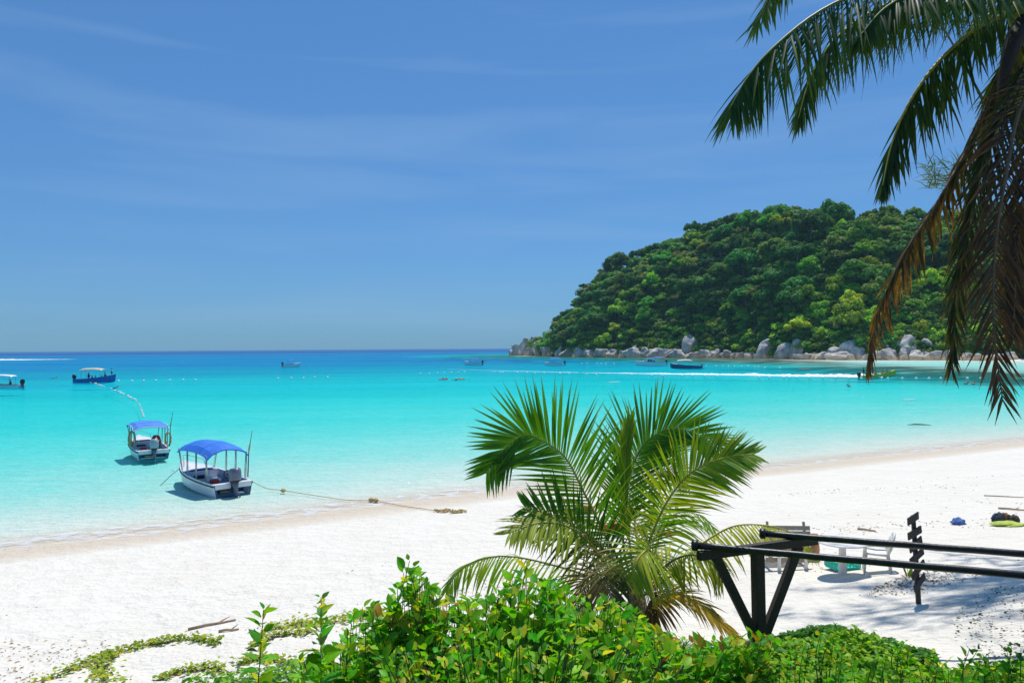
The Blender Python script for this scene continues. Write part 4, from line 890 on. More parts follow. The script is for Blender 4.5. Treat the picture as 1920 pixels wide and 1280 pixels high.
for i, p in enumerate(fp):
    o = link('float', fm_, fl); o.location = p + Vector((0, 0, 0.03)); o.rotation_euler = (0, 0, rnd.uniform(0, 3)); s_ = 1.1 if p.length > 30 else 0.62; o.scale = (s_, s_, s_)
def airbed(px, py, mat, label, rz=0.1):
    p = far_pt(px, py); o = empty('air_mattress', p, rz, label, 'air mattress'); b = MB()
    for k in range(4): b.tube([(-0.9, (k - 1.5)*0.19, 0.10), (-0.8, (k - 1.5)*0.19, 0.12), (0.6, (k - 1.5)*0.19, 0.12), (0.7, (k-1.5)*0.19, 0.12)], [0.05, 0.10, 0.10, 0.06], 8)
    b.build('mattress', M[mat], o, smooth=True); MB().tube([(0.82, -0.34, 0.16), (0.82, 0.34, 0.16)], 0.15, 8).build('pillow', M[mat], o, smooth=True)
    return p
p = airbed(831, 712, 'pink', 'pink air mattress with a bather, floating in the turquoise bay'); person(p + Vector((0, 0, 0.12)), R(10), 'lie', 'bather lying on the pink air mattress', 'pink')
p = airbed(863, 711.3, 'orange', 'orange air mattress with a bather beside the pink one'); person(p + Vector((-0.9, 0, 0.05)), R(10), 'swim', 'bather in white holding on to the orange air mattress', 'cloth_white')
for x, y, lab, tp in ((100, 708.5, 'swimmer in pink beyond the long blue boat', 'pink'), (214, 726.5, 'swimmer beside the curving rope of floats', 'cloth_dark'), (1592, 722.5, 'dark-haired swimmer out in front of the speedboat wake', None),
                      (1811, 718, 'swimmer in red behind the hanging palm leaf tips', 'red'), (1825, 718.6, 'swimmer in orange behind the hanging palm leaf tips', 'orange')):
    person(far_pt(x, y) + Vector((0, 0, 0.02)), R(20 + x % 90), 'swim', lab, tp)
def board(name, px, py, l, w, mat, label, rz=0.0, cat='board'):
    o = empty(name, far_pt(px, py), rz, label, cat); n = 9; rings = []
    for i in range(n):
        u = i/(n-1); ww = w/2*max(0.06, math.sin(math.pi*min(1, u*1.05 + 0.02))**0.6); zz = 0.06 + 0.10*u**3
        rings.append([(l*(u - .5), -ww, zz), (l*(u-.5), -ww*0.6, zz + 0.07), (l*(u-.5), ww*0.6, zz + 0.07), (l*(u-.5), ww, zz), (l*(u-.5), 0, zz - 0.06)])
    MB().rings(rings).build('deck', M[mat], o, smooth=True); return o
board('paddle_board', 1150, 717, 2.6, 0.7, 'canvas_white', 'white paddle board floating alone in the middle of the bay', R(5))
board('paddle_board', 1704, 751, 1.6, 0.5, 'canvas_white', 'small white board floating in the pale shallows', R(-5))
board('kayak', 1510, 691.5, 3.6, 0.8, 'orange', 'orange kayak lying in the shallows under the headland', R(4), 'kayak')
o = empty('floating_log', far_pt(1722, 796.5), R(-6), 'dark waterlogged stick floating in the shallows off the beach', 'log'); MB().tube([(-0.9, 0, 0), (-0.3, 0.05, 0.05), (0.4, 0, 0.04), (1.0, -0.05, 0)], [0.02, 0.06, 0.05, 0.02], 7).build('stick', M['twig'], o)
# ------------------------------------------------------------------ palms
def frond(parent, pts, col0, col1, llen=0.8, n=75, normal=None, hang=0.3, droop=0.5, fwd=0.55, width=0.035, brown=0.0, rcol='rachis', seed=0, rad=0.024, start=0.14, sides=(1, -1), org=Vector((0,0,0)), jit=0.06):
    """one palm leaf: a rachis carrying two rows of folded, drooping leaflets"""
    r_ = random.Random(seed); line = catmull(pts, 90); N0 = Vector(normal) if normal is not None else Vector((0, 0, 1))
    V, Fq, C = [], [], []; col0 = Vector(col0); col1 = Vector(col1); down = Vector((0, 0, -1)); deadc = Vector((0.40, 0.19, 0.05)); deadd = Vector((0.10, 0.055, 0.03))
    for sd in sides:
        for i in range(n):
            u = start + (1 - start)*((i + 0.5*(sd > 0)*0.5)/(n - 0.5)); k = min(int(u*89), 88); p = line[k].lerp(line[k+1], u*89 - k)
            T = (line[min(k+2, 89)] - line[max(k-1, 0)]).normalized(); S = T.cross(N0)
            if S.length < 0.05: S = T.cross(Vector((1, 0.2, 0)))
            S.normalize(); Nn = S.cross(T).normalized()
            prof = min(1.0, 0.5 + 2.2*(u - start)) * (1 - 0.68*max(0, (u - 0.45)/0.55)**1.6)
            ln = llen*prof*r_.uniform(0.80, 1.14); ff = fwd + 0.75*u*u
            D = (S*sd + T*ff + Nn*r_.uniform(0.02, 0.28)).normalized(); D = (D*(1 - hang) + down*hang*r_.uniform(0.85, 1.15) + Vector((r_.gauss(0, jit), r_.gauss(0, jit), r_.gauss(0, jit*0.6)))).normalized()
            W = D.cross(Nn)
            if W.length < 0.1: W = D.cross(S)
            W.normalize(); q = p.copy(); seg = 5; st = ln/seg; b0 = len(V); dr = droop*r_.uniform(0.7, 1.35); tw = r_.uniform(-0.5, 0.5)
            base = col0.lerp(col1, r_.random()); dead = brown*max(0, min(1, (u - 0.15)*1.7 + r_.uniform(-0.35, 0.35))) if brown else 0
            for j in range(seg + 1):
                f = j/seg; ww = width*(0.45 + 1.5*f if f < 0.35 else 1.0*(1 - ((f - 0.35)/0.65)**1.4)) * 0.5 + 0.001
                Wj = (W + Nn*tw*f).normalized(); up_ = D.cross(Wj).normalized()
                V += [q - Wj*ww + up_*ww*0.45, q.copy(), q + Wj*ww + up_*ww*0.45]
                tipb = max(0, (f - 0.75)*4)*(0.35 if brown or r_.random() < 0.35 else 0.12)
                c = base.lerp(deadc if r_.random() < 0.6 else deadd, min(1, dead*(0.55 + 0.6*f) + tipb)) if (dead or tipb) else base
                C += [c]*3
                q = q + D*st; D = (D + down*dr*st/max(llen, 0.1)*(0.6 + 1.2*f)).normalized()
            for j in range(seg):
                for m_ in (0, 1): a = b0 + j*3 + m_; Fq.append((a, a+1, a+4, a+3))
    V = [tuple(v - org) for v in V]
    o = link('frond', np_mesh('frond', V, Fq, [tuple(c) for c in C], smooth=True), parent, FROND)
    rb = MB().tube([p - org for p in line[::3] + [line[-1]]], [max(0.004, rad*(1 - 0.85*i/30)) for i in range(31)], 6)
    rm_ = rb.mesh('rachis', M[rcol], smooth=True); link('rachis', rm_, o)
    return o
M['rachis'] = surf('rachis_green', (0.30, 0.30, 0.05), 0.5, 0.2, 6)
M['rachis_yellow'] = surf('rachis_yellow', (0.55, 0.46, 0.07), 0.5, 0.2, 6)
M['rachis_dry'] = surf('rachis_dry', (0.20, 0.13, 0.07), 0.7, 0.25, 6)
G_DARK0, G_DARK1 = (0.055, 0.19, 0.018), (0.10, 0.28, 0.02)
G_MID0, G_MID1 = (0.11, 0.31, 0.018), (0.21, 0.44, 0.022)
G_YEL0, G_YEL1 = (0.36, 0.46, 0.025), (0.58, 0.58, 0.045)
G_OLD0, G_OLD1 = (0.62, 0.42, 0.03), (0.75, 0.52, 0.05)
DRY0, DRY1 = (0.20, 0.13, 0.07), (0.32, 0.22, 0.12)

def px_pts(lst): return [at(x, y, d) for x, y, d in lst]
PB = Vector((1.95, 11.3, 0)); PB.z = ground(PB.x, PB.y) - 0.1
yp = empty('young_coconut_palm', PB, 0, 'young coconut palm with arching green fronds growing at the top of the beach', 'palm tree')
yt = MB(); crown = at(1190, 1098, 11.2) - PB
yt.tube([Vector((0, 0, -0.2)), Vector((0.0, 0, 0.2)), crown*0.5 + Vector((0.02, 0, 0)), crown], [0.26, 0.22, 0.17, 0.12], 12); yt.build('trunk', M['bark'], yp, smooth=True)
toC = Vector((0, -1, 0.1))
def yf(lst, c0, c1, **k): return frond(yp, px_pts([(1190, 1105, 11.2)] + lst), c0, c1, org=PB, **k)
yf([(1160,1050,11.1),(1128,989,11.0),(1093,919,10.9),(1062,860,10.8),(1023,829,10.7),(984,815,10.6),(948,838,10.5),(912,886,10.4)], G_MID0, G_DARK1, llen=1.08, n=80, normal=(0.15, -1, 0.05), hang=0.0, droop=0.12, fwd=0.62, width=0.044, seed=1, start=0.16, rcol='rachis_yellow')
yf([(1172,1045,11.4),(1168,985,11.5),(1174,930,11.6),(1183,882,11.7),(1201,842,11.7),(1226,817,11.7),(1262,803,11.6),(1310,815,11.5),(1368,858,11.4)], G_MID0, G_DARK0, llen=1.05, n=76, normal=(-0.25, -1, 0.2), hang=0.0, droop=0.10, fwd=0.72, width=0.04, seed=2, start=0.22)
yf([(1182,1030,11.3),(1172,940,11.4),(1172,860,11.5),(1180,790,11.6)], G_YEL0, G_MID1, llen=0.75, n=34, normal=(0, -1, 0), hang=0.0, droop=-0.05, fwd=4.5, width=0.04, seed=3, start=0.3, rcol='rachis_yellow')
yf([(1212,1030,11.0),(1234,973,10.8),(1257,930,10.7),(1289,891,10.6),(1328,868,10.5),(1367,856,10.4),(1412,851,10.3)], G_MID0, G_YEL0, llen=0.78, n=66, normal=(0.35, -0.75, 0.6), hang=0.10, droop=0.35, fwd=0.65, width=0.042, seed=4, rcol='rachis_yellow')
yf([(1245,1088,11.4),(1289,1042,11.6),(1332,1008,11.7),(1380,985,11.7),(1440,985,11.6),(1492,1002,11.5),(1528,1036,11.4)], G_YEL0, G_YEL1, llen=0.72, n=58, normal=(0.1, -0.25, 1), hang=0.42, droop=0.9, fwd=0.5, width=0.038, seed=5, rcol='rachis_yellow')
yf([(1150,1075,10.9),(1125,1045,10.6),(1093,1005,10.3),(1054,982,10.1),(1007,980,9.9),(955,998,9.7)], G_YEL0, (0.36, 0.42, 0.05), llen=0.80, n=52, normal=(0, -0.7, 0.9), hang=0.22, droop=0.75, fwd=0.55, width=0.044, seed=6, rcol='rachis_yellow')
yf([(1120,1085,11.6),(1060,1065,11.9),(976,1045,12.0),(918,1044,12.0),(867,1064,11.9),(835,1108,11.8)], G_YEL0, G_MID1, llen=0.80, n=52, normal=(0, -0.4, 1), hang=0.40, droop=1.0, fwd=0.5, width=0.038, seed=7)
yf([(1205,1150,10.9),(1226,1126,10.7),(1266,1112,10.5),(1312,1132,10.3),(1352,1165,10.2),(1386,1194,10.1)], G_OLD0, G_OLD1, llen=0.50, n=56, normal=(0.2, -0.5, 1), hang=0.15, droop=0.8, fwd=1.5, width=0.036, seed=8, brown=0.08, rcol='rachis_yellow')
yf([(1150,1050,10.9),(1110,1010,10.6),(1075,985,10.4),(1035,965,10.3),(985,950,10.2)], G_DARK0, G_DARK1, llen=0.85, n=40, normal=(0.2, -1, 0.4), hang=0.05, droop=0.25, fwd=0.5, width=0.042, seed=9)
yf([(1165,1070,10.6),(1150,1050,10.2),(1138,1060,9.9),(1140,1100,9.7),(1155,1150,9.6)], DRY0, (0.20, 0.20, 0.05), llen=0.75, n=44, normal=(0.1, -0.6, 0.6), hang=0.15, droop=1.0, fwd=0.4, width=0.03, seed=10, rcol='rachis_dry')
yf([(1215,1085,10.7),(1225,1050,10.3),(1215,1030,10.0),(1195,1050,9.8),(1185,1095,9.7)], G_YEL1, G_MID1, llen=0.8, n=44, normal=(0, -0.6, 0.6), hang=0.1, droop=0.8, fwd=0.5, width=0.036, seed=11, rcol='rachis_yellow')
yf([(1215,1060,11.7),(1235,1010,12.1),(1252,975,12.3),(1275,960,12.5),(1310,965,12.6),(1340,990,12.6)], G_MID0, G_YEL0, llen=0.75, n=46, normal=(0.1, -0.4, 1), hang=0.25, droop=0.8, fwd=0.5, width=0.038, seed=12)
yf([(1225,1080,11.0),(1262,1050,10.9),(1300,1040,10.7),(1335,1055,10.6),(1355,1090,10.5)], G_DARK1, G_YEL1, llen=0.70, n=44, normal=(0.2, -0.5, 0.9), hang=0.3, droop=1.0, fwd=0.5, width=0.034, seed=13)
yf([(1200,1040,12.0),(1190,985,12.4),(1200,930,12.7),(1225,885,12.9),(1262,880,13.0),(1290,905,13.0)], G_DARK0, DRY1, llen=0.7, n=44, normal=(0, -1, 0.4), hang=0.1, droop=0.9, fwd=0.5, width=0.034, seed=14, brown=0.4)
yf([(1160,1090,11.4),(1125,1075,11.5),(1095,1090,11.5),(1085,1130,11.4),(1090,1175,11.3)], DRY0, DRY1, llen=0.7, n=40, normal=(0, -0.8, 0.5), hang=0.3, droop=1.0, fwd=0.4, width=0.028, seed=15, brown=0.5, rcol='rachis_dry')
yf([(1205,1115,11.0),(1225,1110,10.8),(1232,1140,10.7),(1225,1185,10.6)], DRY0, DRY1, llen=0.6, n=40, normal=(0, -0.8, 0.5), hang=0.3, droop=1.0, fwd=0.4, width=0.028, seed=16, brown=0.6, rcol='rachis_dry')

# tall coconut palm, its crown just outside the top right of the view
CO = at(1985, 15, 9.2); PT = Vector((7.9, 8.6, 0)); PT.z = ground(PT.x, PT.y) - 0.1
tp_ = empty('coconut_palm', PT, 0, 'tall coconut palm with long drooping fronds, some dead and brown, and green coconuts', 'palm tree')
MB().tube(catmull([Vector((0, 0, -0.3)), Vector((0.05, 0.0, 1.5)), (CO - PT)*0.55 + Vector((0.35, 0, 0)), CO - PT + Vector((0, 0, -0.3)), CO - PT + Vector((-0.05, 0, 0.3))], 30), [0.24 - 0.0042*i for i in range(30)], 12).build('trunk', M['bark'], tp_, smooth=True)
def tf(lst, c0, c1, **k): return frond(tp_, [CO] + px_pts(lst), c0, c1, org=PT, rad=0.034, jit=0.10, **k)
B0, B1 = (0.030, 0.090, 0.018), (0.080, 0.175, 0.024)
tf([(1890,-40,8.9),(1760,-45,8.6),(1640,-22,8.3),(1540,20,8.1),(1455,85,7.9),(1402,145,7.8),(1368,205,7.7)], B0, B1, llen=1.18, n=120, normal=(0, -0.35, 1), hang=0.56, droop=0.6, fwd=0.5, width=0.031, seed=21)
tf([(1880,-20,9.6),(1780,-25,9.6),(1690,-3,9.6),(1615,34,9.6),(1560,80,9.5),(1520,145,9.5),(1497,222,9.4)], B0, (0.08, 0.16, 0.025), llen=1.0, n=105, normal=(0, -0.2, 1), hang=0.62, droop=0.6, fwd=0.4, width=0.031, seed=22, rcol='rachis_yellow')
tf([(1900,25,9.4),(1830,55,9.3),(1770,105,9.2),(1725,160,9.1),(1690,222,9.0),(1668,285,9.0),(1655,348,8.9)], (0.03, 0.08, 0.03), (0.07, 0.13, 0.03), llen=0.92, n=92, normal=(0, -0.3, 1), hang=0.80, droop=0.35, fwd=0.3, width=0.031, seed=23, rcol='rachis_yellow')
tf([(1935,50,9.2),(1885,115,9.1),(1850,200,9.0),(1808,292,8.9),(1752,388,8.8),(1692,482,8.7),(1646,590,8.7),(1627,690,8.6)], (0.06, 0.085, 0.02), (0.12, 0.12, 0.02), llen=0.66, n=112, normal=(0.4, -0.5, 0.8), hang=0.68, droop=0.4, fwd=0.5, width=0.031, seed=24, brown=0.85, rcol='rachis_dry')
tf([(1945,90,8.9),(1893,190,8.7),(1850,292,8.6),(1815,425,8.5),(1793,560,8.45),(1784,690,8.4)], (0.025, 0.075, 0.035), (0.06, 0.12, 0.03), llen=0.72, n=120, normal=(0.2, -1, 0.3), hang=0.55, droop=0.35, fwd=0.7, width=0.031, seed=25, brown=0.3)
tf([(1968,100,8.7),(1912,205,8.5),(1884,340,8.3),(1866,465,8.2),(1863,610,8.1),(1880,752,8.1)], (0.055, 0.036, 0.026), (0.10, 0.065, 0.045), llen=0.88, n=92, normal=(0, -1, 0.15), hang=0.22, droop=0.55, fwd=0.75, width=0.026, seed=26, brown=0.22, rcol='rachis_dry')
tf([(1975,120,9.4),(1945,250,9.3),(1915,400,9.2),(1905,520,9.2),(1900,630,9.1)], (0.03, 0.035, 0.018), (0.06, 0.05, 0.03), llen=0.8, n=100, normal=(-0.5, -1, 0.15), hang=0.5, droop=0.4, fwd=0.6, width=0.034, seed=27, brown=0.25, rcol='rachis_dry')
tf([(1860,-130,9.0),(1690,-175,8.9),(1560,-130,8.8),(1470,-50,8.7),(1415,50,8.6)], B1, (0.11, 0.2, 0.03), llen=0.85, n=84, normal=(0, -0.3, 1), hang=0.45, droop=0.6, fwd=0.6, width=0.031, seed=28)
tf([(1930,0,10.2),(1880,10,10.8),(1830,40,11.2),(1800,90,11.5)], B0, (0.12, 0.17, 0.03), llen=0.7, n=70, normal=(0, -0.3, 1), hang=0.5, droop=0.7, fwd=0.5, width=0.031, seed=29)
tf([(1900,-60,10.0),(1800,-80,10.4),(1720,-40,10.7),(1680,30,10.8)], B0, B1, llen=0.8, n=76, normal=(0, -0.3, 1), hang=0.55, droop=0.7, fwd=0.5, width=0.031, seed=30)
tf([(1940,60,9.9),(1890,120,10.4),(1860,180,10.7),(1840,260,10.8)], (0.03, 0.08, 0.03), B1, llen=0.7, n=80, normal=(0.2, -0.5, 0.8), hang=0.6, droop=0.5, fwd=0.5, width=0.031, seed=31, brown=0.2)
tf([(1900,-10,8.6),(1810,-30,8.3),(1730,-20,8.1),(1660,15,8.0),(1610,70,7.9)], B0, B1, llen=0.8, n=100, normal=(0, -0.3, 1), hang=0.58, droop=0.6, fwd=0.5, width=0.031, seed=33)
for i, (dx, dy, dz) in enumerate([(1.6, 0.6, 0.9), (2.2, -0.6, 0.2), (1.0, 1.8, 0.5), (0.8, -1.6, 1.0), (1.6, 1.4, -0.6), (-0.2, 0.7, 2.0)]):   # the far side of the crown
    v = Vector((dx, dy, dz)); frond(tp_, [CO, CO + v*0.6 + Vector((0, 0, 0.3)), CO + v*1.2 + Vector((0, 0, 0.2)), CO + v*1.7 + Vector((0, 0, -0.5)), CO + v*2.0 + Vector((0, 0, -1.6))], B0, B1, org=PT, rad=0.034, llen=0.8, n=70, normal=(0, -0.2, 1), hang=0.45, droop=0.6, width=0.04, seed=40 + i)
for x, y, d, s_ in ((1904, 8, 9.0, .13), (1914, 34, 8.9, .135), (1938, 22, 9.0, .13), (1955, 48, 8.9, .125), (1948, -6, 9.1, .13)):
    nu = MB().lathe([(0.03, -1.15), (0.55, -0.95), (0.92, -0.4), (1.0, 0.1), (0.82, 0.65), (0.45, 0.95), (0.06, 1.05)], (0, 0, 0), 14); o = nu.build('coconut', M['coconut'], tp_, smooth=True)
    o.location = at(x, y, d) - PT; o.scale = (s_, s_, s_*1.05); o.rotation_euler = (rnd.uniform(-.4, .4), rnd.uniform(-.4, .4), 0)
sp = px_pts([(1935, 10, 8.9), (1905, 70, 8.75), (1888, 120, 8.7), (1874, 185, 8.7)]); MB().tube([p - PT for p in catmull(sp, 14)], [0.05, .075, .09, .10, .105, .10, .095, .09, .08, .07, .06, .045, .03, .01], 8).build('dry_spathe', M['wood_dark'], tp_, smooth=True)
sp = px_pts([(1960, 40, 8.8), (1925, 140, 8.7), (1905, 200, 8.6), (1880, 215, 8.6)]); MB().tube([p - PT for p in catmull(sp, 14)], 0.022, 6).build('fruit_stalk', M['rachis_yellow'], tp_, smooth=True)

# tall casuarina outside the right edge: it throws the dappled shade on the sand
CB = Vector((16.8, 20.4, 0)); CB.z = ground(CB.x, CB.y) - 0.1
cs = empty('casuarina_tree', CB, 0, 'tall feathery casuarina tree shading the right end of the beach', 'tree')
tr_ = MB(); top = Vector((-2.6, 0.4, 24)); tr_.tube(catmull([Vector((0, 0, -.3)), Vector((0.2, 0, 6)), Vector((-0.3, 0.2, 14)), top], 20), [0.34 - 0.014*i for i in range(20)], 10)
V, Fq, C = [], [], []; r_ = random.Random(77)
def spray(p, d, ln, w=0.012):
    b0 = len(V); q = Vector(p); d = Vector(d).normalized(); sd = d.cross(Vector((r_.gauss(0,1), r_.gauss(0,1), r_.gauss(0,1)))).normalized(); c = Vector((0.10, 0.18, 0.03)).lerp(Vector((0.28, 0.36, 0.08)), r_.random())
    for j in range(3):
        ww = w*(1 - j/2.3); V.extend([q - sd*ww, q + sd*ww]); C.extend([c, c]); q = q + d*ln/2; d = (d + Vector((0, 0, -0.35))).normalized()
    for j in range(2): Fq.append((b0 + j*2, b0 + j*2 + 1, b0 + j*2 + 3, b0 + j*2 + 2))
limbs = []
for k in range(32):
    z0 = r_.uniform(16.0, 21.5); base = Vector((-0.8 - (z0 - 14)*0.25, 0.4, z0)); a = r_.uniform(0, 6.28) if k > 17 else math.pi + r_.uniform(-1.1, 1.1); ln = r_.uniform(3.0, 7.5) if k <= 17 else r_.uniform(2, 4)
    e = base + Vector((math.cos(a)*ln, math.sin(a)*ln*0.9, r_.uniform(1.0, 2.6))); mid = base.lerp(e, 0.5) + Vector((0, 0, 0.4)); limbs.append((base, mid, e)); base.x += 0.35; tr_.tube([base, mid, e], [0.09, 0.06, 0.02], 6)
    for j in range(52):
        u = r_.uniform(0.25, 1.0); p = base.lerp(mid, u*2) if u < 0.5 else mid.lerp(e, u*2 - 1); p = p + Vector((r_.gauss(0, .45), r_.gauss(0, .45), r_.gauss(0, .3)))
        for q_ in range(5): spray(p, (r_.gauss(0, .8), r_.gauss(0, .8), r_.gauss(0.1, .6)), r_.uniform(0.4, 0.75), 0.035)
tr_.build('trunk', M['trunk'], cs, smooth=True)
tw0 = at(1740, 280, 16.5) - CB; tw1 = at(1758, 340, 16.5) - CB       # hanging twig seen against the sky
hb = limbs[0][2]; tb_ = MB(); tb_.tube(catmull([hb, hb.lerp(tw0, 0.6) + Vector((0, 0, 0.8)), at(1905, 330, 16.6) - CB + Vector((0, 0, 0.2)), at(1800, 335, 16.5) - CB, tw1], 24), [0.03 - 0.001*i for i in range(24)], 5); tb_.build('hanging_branch', M['twig'], cs)
for k in range(240):
    c_ = at(r_.uniform(1735, 1830), r_.uniform(305, 355), 16.5) - CB; spray(c_, (r_.uniform(-1, .3), r_.gauss(0, .5), r_.uniform(-.2, .9)), r_.uniform(0.25, 0.5), 0.012)
link('crown', np_mesh('crown', [tuple(v) for v in V], Fq, [tuple(c) for c in C], smooth=False), cs, FROND)

# ------------------------------------------------------------------ pipe rail on timber brackets
def V3(p): return Vector(p)
e1, e2 = at(1303, 1022, 10.0), at(1430, 1000, 10.63); f1, f2 = at(1920, 1075.5, 8.70), at(1920, 1036, 9.55)
f1 = e1 + (f1 - e1)*1.75; f2 = e2 + (f2 - e2)*1.75
for (a, b_), lab in (((e1, f1), 'lower black pipe of the rail, on the bracket end facing the shrubs'), ((e2, f2), 'upper black pipe of the rail, on the bracket end towards the beach')):
    o = empty('pipe_rail', a, 0, lab, 'pipe'); n = 26; pts = [Vector((0, 0, 0)).lerp(b_ - a, i/(n-1)) + Vector((0, 0, 0.002*math.sin(i*1.7) - 0.012*math.sin(i/(n-1)*math.pi))) for i in range(n)]
    MB().tube(pts, 0.046, 12).build('pipe', M['pipe_black'], o, smooth=True)
    t = (b_ - a).normalized(); MB().tube([-t*0.045, -t*0.03, t*0.03, t*0.045], [0.05, 0.073, 0.073, 0.05], 14).build('end_flange', M['pipe_black'], o, smooth=True)
def bracket(c0, c1, base, label):
    o = empty('timber_bracket', base, 0, label, 'bracket'); c0, c1 = c0 - base, c1 - base; ctr = c0.lerp(c1, 0.5); 
    MB().beam(c0 - (c1 - c0)*0.06, c1 + (c1 - c0)*0.10, 0.10, 0.115).build('cross_beam', M['wood_dark'], o, bevel=0.008)
    MB().beam(Vector((0, 0, -0.5)), Vector((ctr.x, ctr.y, ctr.z - 0.05)), 0.14, 0.14, Vector((0.3, -1, 0))).build('post', M['wood_dark'], o, bevel=0.01)
    for c_ in (c0.lerp(c1, 0.10), c0.lerp(c1, 0.92)):
        MB().beam(Vector((0, 0, 0.32)) + (c_ - ctr)*0.05, c_ + Vector((0, 0, -0.045)), 0.12, 0.09, Vector((0.2, -1, 0))).build('brace', M['wood_dark'], o, bevel=0.008)
bb = at(1425, 1195, 10.25); bb.z = ground(bb.x, bb.y)
bracket(at(1322, 1040, 9.95), at(1512, 1014, 10.6), bb, 'dark timber bracket of post, cross beam and two braces carrying the pipes')
o_ = e1.lerp(f1, 0.93) - e1; bx2 = bb + Vector((o_.x, o_.y, 0)); bx2.z = ground(bx2.x, bx2.y)
bracket(at(1322, 1040, 9.95) + o_, at(1512, 1014, 10.6) + o_, bx2, 'second timber bracket carrying the far end of the pipes')

# ------------------------------------------------------------------ things on the beach
sb = on_ground(1724, 1131)
so = empty('signpost', sb, 0, 'leaning dark post with six short crosswise boards standing in the sand', 'signpost'); k = sb.y / F
def spx(x, y): q = at(x, y, sb.y); return q - sb
MB().tube([Vector((0, 0, -0.3)), spx(1718, 1060), spx(1712, 966)], [0.048, 0.045, 0.04], 8).build('post', M['wood_sign'], so, smooth=True)
for (xa, ya, xb, yb) in ((1694, 973, 1719, 966), (1695, 1000, 1724, 992), (1698, 1024, 1725, 1011), (1699, 1047, 1728, 1033), (1702, 1074, 1730, 1055), (1706, 1097, 1731, 1080)):
    a, b_ = spx(xa, ya), spx(xb, yb); a.y -= 0.07 + 0.10; b_.y -= 0.07 - 0.05; v_ = (b_ - a)*0.10; MB().beam(a - v_, b_ + v_, 0.025, 0.135, Vector((0, -0.1, 1))).build('board', M['wood_sign'], so, bevel=0.006)

tbp = on_ground(1580, 1077)
to = empty('plastic_table', tbp, 0, 'round white plastic garden table on a single central leg', 'table')
MB().lathe([(0.50, 0.70), (0.535, 0.705), (0.54, 0.73), (0.52, 0.742), (0.0, 0.738)], (0, 0, 0), 36).build('table_top', M['plastic_white'], to, smooth=False)
MB().rings([[(0.10*math.cos(a), 0.10*math.sin(a), -0.05) for a in [q*math.pi/4 for q in range(8)]], [(0.085*math.cos(a), 0.085*math.sin(a), 0.35) for a in [q*math.pi/4 for q in range(8)]], [(0.07*math.cos(a), 0.07*math.sin(a), 0.70) for a in [q*math.pi/4 for q in range(8)]]]).build('column', M['plastic_white'], to)
def chair(p, rz, label, s=1.0):
    o = empty('plastic_chair', p, rz, label, 'chair'); o.scale = (s, s, s)
    rings = []
    for i in range(7):
        u = i/6; y = -0.22 + 0.44*u; rings.append([(-0.22, y, 0.42 + 0.03*(2*u - 1)**2), (0.0, y, 0.405 + 0.03*(2*u - 1)**2), (0.24, y, 0.43 + 0.02*(2*u-1)**2), (0.24, y, 0.405), (-0.22, y, 0.39)])
    MB().rings(rings).build('seat', M['plastic_white'], o, smooth=False)
    for x, y, dx in ((0.22, 0.22, 0.04), (0.22, -0.22, 0.04), (-0.2, 0.2, -0.08), (-0.2, -0.2, -0.08)):
        MB().tube([(x + dx, y*1.12, -0.04), (x + dx*0.6, y*1.08, 0.2), (x, y, 0.43)], [0.022, 0.03, 0.036], 8).build('leg', M['plastic_white'], o, smooth=True)
    bk = []
    for k in range(5):
        y0 = (k - 2)*0.085; MB().tube([(-0.21, y0*0.85, 0.43), (-0.26, y0, 0.62), (-0.32 + abs(k-2)*0.012, y0*1.12, 0.80 - abs(k-2)*0.02)], [0.022, 0.026, 0.024], 6).build('back_slat', M['plastic_white'], o, smooth=True)
    MB().tube([(-0.21 - 0.14*math.sin(a)**0.8 if 0 < a < math.pi else -0.21, 0.25*math.cos(a), 0.45 + 0.40*math.sin(a)) for a in [q*math.pi/12 for q in range(13)]], [0.03]*13, 8).build('back_hoop', M['plastic_white'], o, smooth=True)
    for sgn in (-1, 1): MB().tube([(-0.24, sgn*0.25, 0.62), (0.05, sgn*0.27, 0.63), (0.22, sgn*0.26, 0.60), (0.24, sgn*0.24, 0.43)], [0.026, 0.03, 0.03, 0.03], 8).build('armrest', M['plastic_white'], o, smooth=True)
    return o
chair(on_ground(1644, 1071), R(158), 'white plastic garden chair with slatted back facing the round table')
chair(on_ground(1250, 1093), R(60), 'white plastic garden chair half hidden behind the young palm')
lb = on_ground(1484, 1070)
lo = empty('beach_lounger', lb, R(-4), 'weathered wooden beach lounger with its slatted back raised, standing in the sand', 'lounger')
Rt = Matrix.Rotation(R(-18), 3, 'X')
for k in range(7):
    MB().box(Vector((0, 0.16 + 0.035*k, 0.20 + 0.115*k)), (1.08, 0.022, 0.105), Rt).build('slat', M['wood_pale'], lo, bevel=0.004)
for sgn in (-1, 1):
    MB().beam((sgn*0.42, 0.18, 0.12), (sgn*0.42, 0.46, 1.02), 0.05, 0.05).build('back_frame', M['wood_pale'], lo)
    MB().beam((sgn*0.42, 0.10, 0.30), (sgn*0.42, 1.5, 0.30), 0.06, 0.07).build('side_rail', M['wood_pale'], lo)
    MB().beam((sgn*0.30 + 0.05, 0.08, -0.05), (sgn*0.30 + 0.05, 0.08, 0.62), 0.07, 0.07, Vector((0, 1, 0))).build('leg', M['plastic_white'], lo)
    MB().beam((sgn*0.40, 1.4, -0.05), (sgn*0.40, 1.4, 0.30), 0.06, 0.06, Vector((0, 1, 0))).build('leg', M['wood_pale'], lo)
for k in range(9): MB().box((0, 0.55 + 0.11*k, 0.345), (0.96, 0.085, 0.02)).build('seat_slat', M['wood_pale'], lo)
